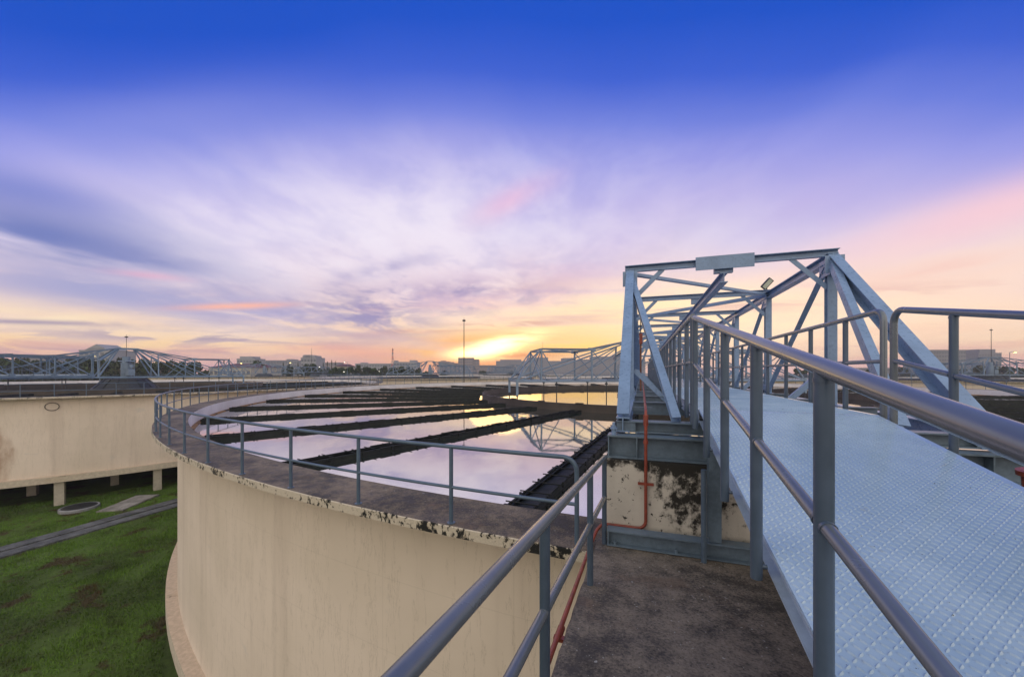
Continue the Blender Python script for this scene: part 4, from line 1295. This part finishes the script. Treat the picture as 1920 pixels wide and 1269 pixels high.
base = wt.ramp(wob, [(st(695), s2l((216, 166, 168))), (st(668), s2l((236, 184, 164))), (st(632), s2l((249, 212, 180))), (st(595), s2l((247, 217, 198))), (st(555), s2l((236, 208, 210))),
                     (st(500), s2l((228, 210, 224))), (st(440), s2l((210, 200, 230))), (st(380), s2l((184, 176, 228))), (st(310), s2l((148, 152, 226))), (st(240), s2l((102, 122, 217))),
                     (st(160), s2l((58, 94, 205))), (st(60), s2l((27, 80, 195))), (st(-100), s2l((20, 78, 190))), (.72, s2l((96, 140, 214))), (1.0, s2l((176, 196, 226)))])
mul = lambda a, b: wt.math('MULTIPLY', a, b)
sq = lambda a: wt.math('MULTIPLY', a, a)


def bank(u, v, wu, wv, slope=0.0):
    """soft oval patch of sky by bearing and height (1920 px wide units of a level 106 degree view)"""
    du = wt.math('SUBTRACT', s_, (u - UC) / F)
    dv = wt.math('SUBTRACT', wt.math('SUBTRACT', t_, (HV - v) / F), mul(du, slope))
    return wt.math('EXPONENT', mul(-1.0, wt.math('ADD', sq(mul(du, F / wu)), sq(mul(dv, F / wv)))))


def cloud(c, col, k, m, noise=None, lo=.4, hi=.6):
    if noise is not None:
        m = mul(m, wt.step(noise, lo, hi))
    return wt.mix(mul(m, k), c, col if max(col) < 2 else s2l(col))


bars = wt.noise(wt.comb(mul(s_, 1.5), mul(t_, 17.0), 3.0), 1.4, 6, .55, .3)
bar2 = wt.noise(wt.comb(mul(s_, 3.2), mul(t_, 26.0), 8.0), 1.3, 6, .6, .5)
# veils
c = cloud(base, (240, 231, 244), .92, bank(600, 430, 480, 125), n_mid, .05, .65)
c = cloud(c, (150, 148, 222), .55, bank(1280, 330, 330, 60, .25), n_big, .25, .65)
c = cloud(c, (196, 178, 224), .55, bank(1300, 420, 300, 60, .25), n_mid, .3, .65)
c = cloud(c, (247, 199, 212), .85, bank(1860, 400, 330, 52, .30), n_big, .1, .55)
c = cloud(c, (254, 222, 204), .85, bank(1850, 500, 420, 90, .22), n_mid, .1, .55)
c = cloud(c, (236, 180, 178), .55, bank(1700, 520, 260, 22, .22), n_mid, .38, .60)
c = cloud(c, (240, 186, 172), .45, bank(1780, 610, 260, 18, .1), bars, .42, .6)
c = cloud(c, (250, 192, 214), .60, bank(965, 372, 70, 26, .45), n_mid, .25, .55)
c = cloud(c, (176, 170, 228), .60, bank(600, 300, 360, 70, .05), n_mid, .2, .7)
c = cloud(c, (150, 156, 226), .40, bank(330, 215, 400, 60, .12), n_big, .3, .7)
n_wisp = wt.noise(wt.scale(cp, (1.1, .75, 1), (2, 11, 0)), 2.9, 8, .6, .25)
c = cloud(c, (246, 238, 246), .42, bank(720, 430, 620, 130, .05), n_wisp, .36, .74)
c = cloud(c, (168, 166, 212), .26, bank(820, 480, 600, 80, .05), n_wisp, .54, .32)
c = cloud(c, (130, 138, 214), .22, bank(1050, 290, 700, 70, .15), n_wisp, .58, .34)
# grey blue banks
c = cloud(c, (116, 130, 206), .75, bank(40, 355, 240, 40, -.22), n_mid, .36, .60)
c = cloud(c, (102, 118, 184), .95, bank(90, 445, 330, 66, -.22), n_mid, .32, .56)
c = cloud(c, (128, 136, 190), .80, bank(230, 480, 130, 22, -.16), n_fine, .30, .55)
c = cloud(c, (154, 158, 204), .85, bank(200, 548, 420, 42, -.13), n_fine, .22, .56)
c = cloud(c, (172, 166, 206), .75, bank(560, 585, 190, 26, -.05), n_fine, .34, .56)
c = cloud(c, (138, 134, 184), .92, bank(700, 592, 110, 40, -.12), n_fine, .36, .54)
c = cloud(c, (176, 168, 206), .80, bank(715, 505, 80, 13, .25), n_fine, .34, .56)
c = cloud(c, (206, 168, 200), .70, bank(1000, 540, 210, 38, .08), n_fine, .34, .58)
c = cloud(c, (160, 146, 190), .92, bank(890, 543, 140, 20, .03), n_fine, .30, .54)
c = cloud(c, (204, 160, 176), .70, bank(880, 600, 280, 26, .03), bars, .42, .58)
c = cloud(c, (150, 142, 188), .70, bank(790, 560, 330, 40, .04), n_wisp, .50, .36)
c = cloud(c, (250, 214, 206), .60, bank(1000, 580, 420, 40, .04), n_wisp, .48, .66)
# warm gaps and bars over the horizon
c = cloud(c, (255, 232, 196), .95, bank(60, 592, 300, 26, -.13), bars, .75, .25)
c = cloud(c, (255, 218, 164), .85, bank(160, 642, 420, 18, -.02), bar2, .62, .35)
c = cloud(c, (150, 136, 170), .80, bank(60, 604, 200, 5, -.03), n_fine, .30, .5)
c = cloud(c, (158, 142, 172), .85, bank(330, 632, 290, 12, -.03), bar2, .44, .56)
c = cloud(c, (190, 152, 166), .70, bank(180, 660, 480, 12, 0), bar2, .46, .58)
c = cloud(c, (254, 184, 160), .90, bank(440, 574, 100, 6, .03), n_fine, .3, .5)
c = cloud(c, (226, 168, 196), .55, bank(275, 516, 70, 7, -.1), n_fine, .35, .55)
c = cloud(c, (250, 176, 150), .60, bank(640, 662, 200, 16, 0), bars, .35, .6)
# the sunset glow
c = cloud(c, (1.10, .80, .56), .80, bank(1560, 600, 420, 70, .03), n_mid, .05, .6)
c = cloud(c, (1.30, .98, .60), .85, bank(1250, 600, 270, 75, .05), bars, .78, .34)
c = cloud(c, (1.25, .76, .20), .95, bank(1085, 650, 130, 24, .02), bar2, .82, .40)
c = cloud(c, (222, 170, 168), .55, bank(1500, 560, 500, 16, .06), bars, .46, .60)
c = cloud(c, (226, 176, 168), .50, bank(1650, 655, 420, 12, .02), bar2, .46, .60)
c = cloud(c, (255, 226, 166), .70, bank(1080, 612, 220, 45, .08), bars, .66, .36)
c = cloud(c, (255, 178, 86), .92, bank(900, 648, 140, 24, .05), bars, .70, .42)
c = cloud(c, (255, 190, 96), .85, bank(830, 662, 85, 10, 0), bar2, .62, .40)
c = cloud(c, (248, 160, 92), .85, bank(900, 684, 170, 16, 0))
core = mul(bank(940, 645, 58, 12, .22), wt.step(bar2, .72, .40))
c = wt.mix(mul(core, .95), c, (3.4, 2.7, 1.35))
c = wt.mix(mul(bank(900, 662, 48, 10, .05), .95), c, (4.2, 3.0, 1.2))
c = cloud(c, (232, 146, 92), .85, bank(985, 666, 70, 6, .03), n_fine, .32, .5)
c = cloud(c, (206, 140, 130), .75, bank(900, 612, 160, 6, .06), bar2, .40, .54)
# the pale sky behind the camera
el = wt.math('DIVIDE', wt.math('ARCSINE', zc), math.pi / 2)
back = wt.ramp(el, [(0, (1.2, 1.02, .90)), (.12, (1.36, 1.2, 1.06)), (.35, (1.34, 1.25, 1.12)), (.65, (1.02, 1.0, .96)), (1.0, (.60, .62, .68))])
c = wt.mix(front, back, c)
# below the horizon
c = wt.mix(wt.step(zz, .0, -.02), c, (.05, .05, .05))
sky = wt.node('ShaderNodeTexSky', sky_type='NISHITA', sun_disc=False)
sky.sun_elevation = math.radians(3.4)
sky.sun_rotation = math.atan2(sun_dir.x, sun_dir.y)
sky.altitude = 10
tot = wt.node('ShaderNodeVectorMath', operation='SCALE'); wt.put(tot.inputs[0], c); tot.inputs['Scale'].default_value = 9.6
tot2 = wt.node('ShaderNodeVectorMath', operation='SCALE'); wt.put(tot2.inputs[0], sky.outputs[0]); tot2.inputs['Scale'].default_value = .03
ad = wt.node('ShaderNodeVectorMath', operation='ADD'); wt.put(ad.inputs[0], tot.outputs[0]); wt.put(ad.inputs[1], tot2.outputs[0])
wt.put(bg.inputs[0], ad.outputs[0]); bg.inputs[1].default_value = .1
world.cycles.sampling_method = 'MANUAL'; world.cycles.sample_map_resolution = 1024

sun = bpy.data.lights.new('sun', 'SUN'); sun.energy = .05; sun.angle = math.radians(12); sun.color = (1.0, .58, .16)
so = bpy.data.objects.new('sun', sun); COL.objects.link(so)
so.rotation_euler = Vector((sun_dir.x, sun_dir.y, math.tan(math.radians(3.4)) * math.hypot(sun_dir.x, sun_dir.y))).to_track_quat('Z', 'Y').to_euler()

# ------------------------------------------------------------------ camera
cam = bpy.data.cameras.new('camera'); cam.sensor_width = 36; cam.lens = F / 1920 * 36
cam.shift_y = (HV - 634.5) / 1920
cam.clip_start = .05; cam.clip_end = 9000
co = bpy.data.objects.new('camera', cam); COL.objects.link(co)
co.rotation_euler = (math.pi / 2, 0, A)
scene.camera = co
scene.view_settings.view_transform = 'Standard'; scene.view_settings.look = 'None'
scene.view_settings.exposure = .14; scene.view_settings.gamma = 1
scene.cycles.max_bounces = 6; scene.cycles.diffuse_bounces = 3; scene.cycles.glossy_bounces = 4
scene.cycles.use_denoising = True
scene.cycles.sample_clamp_indirect = 6
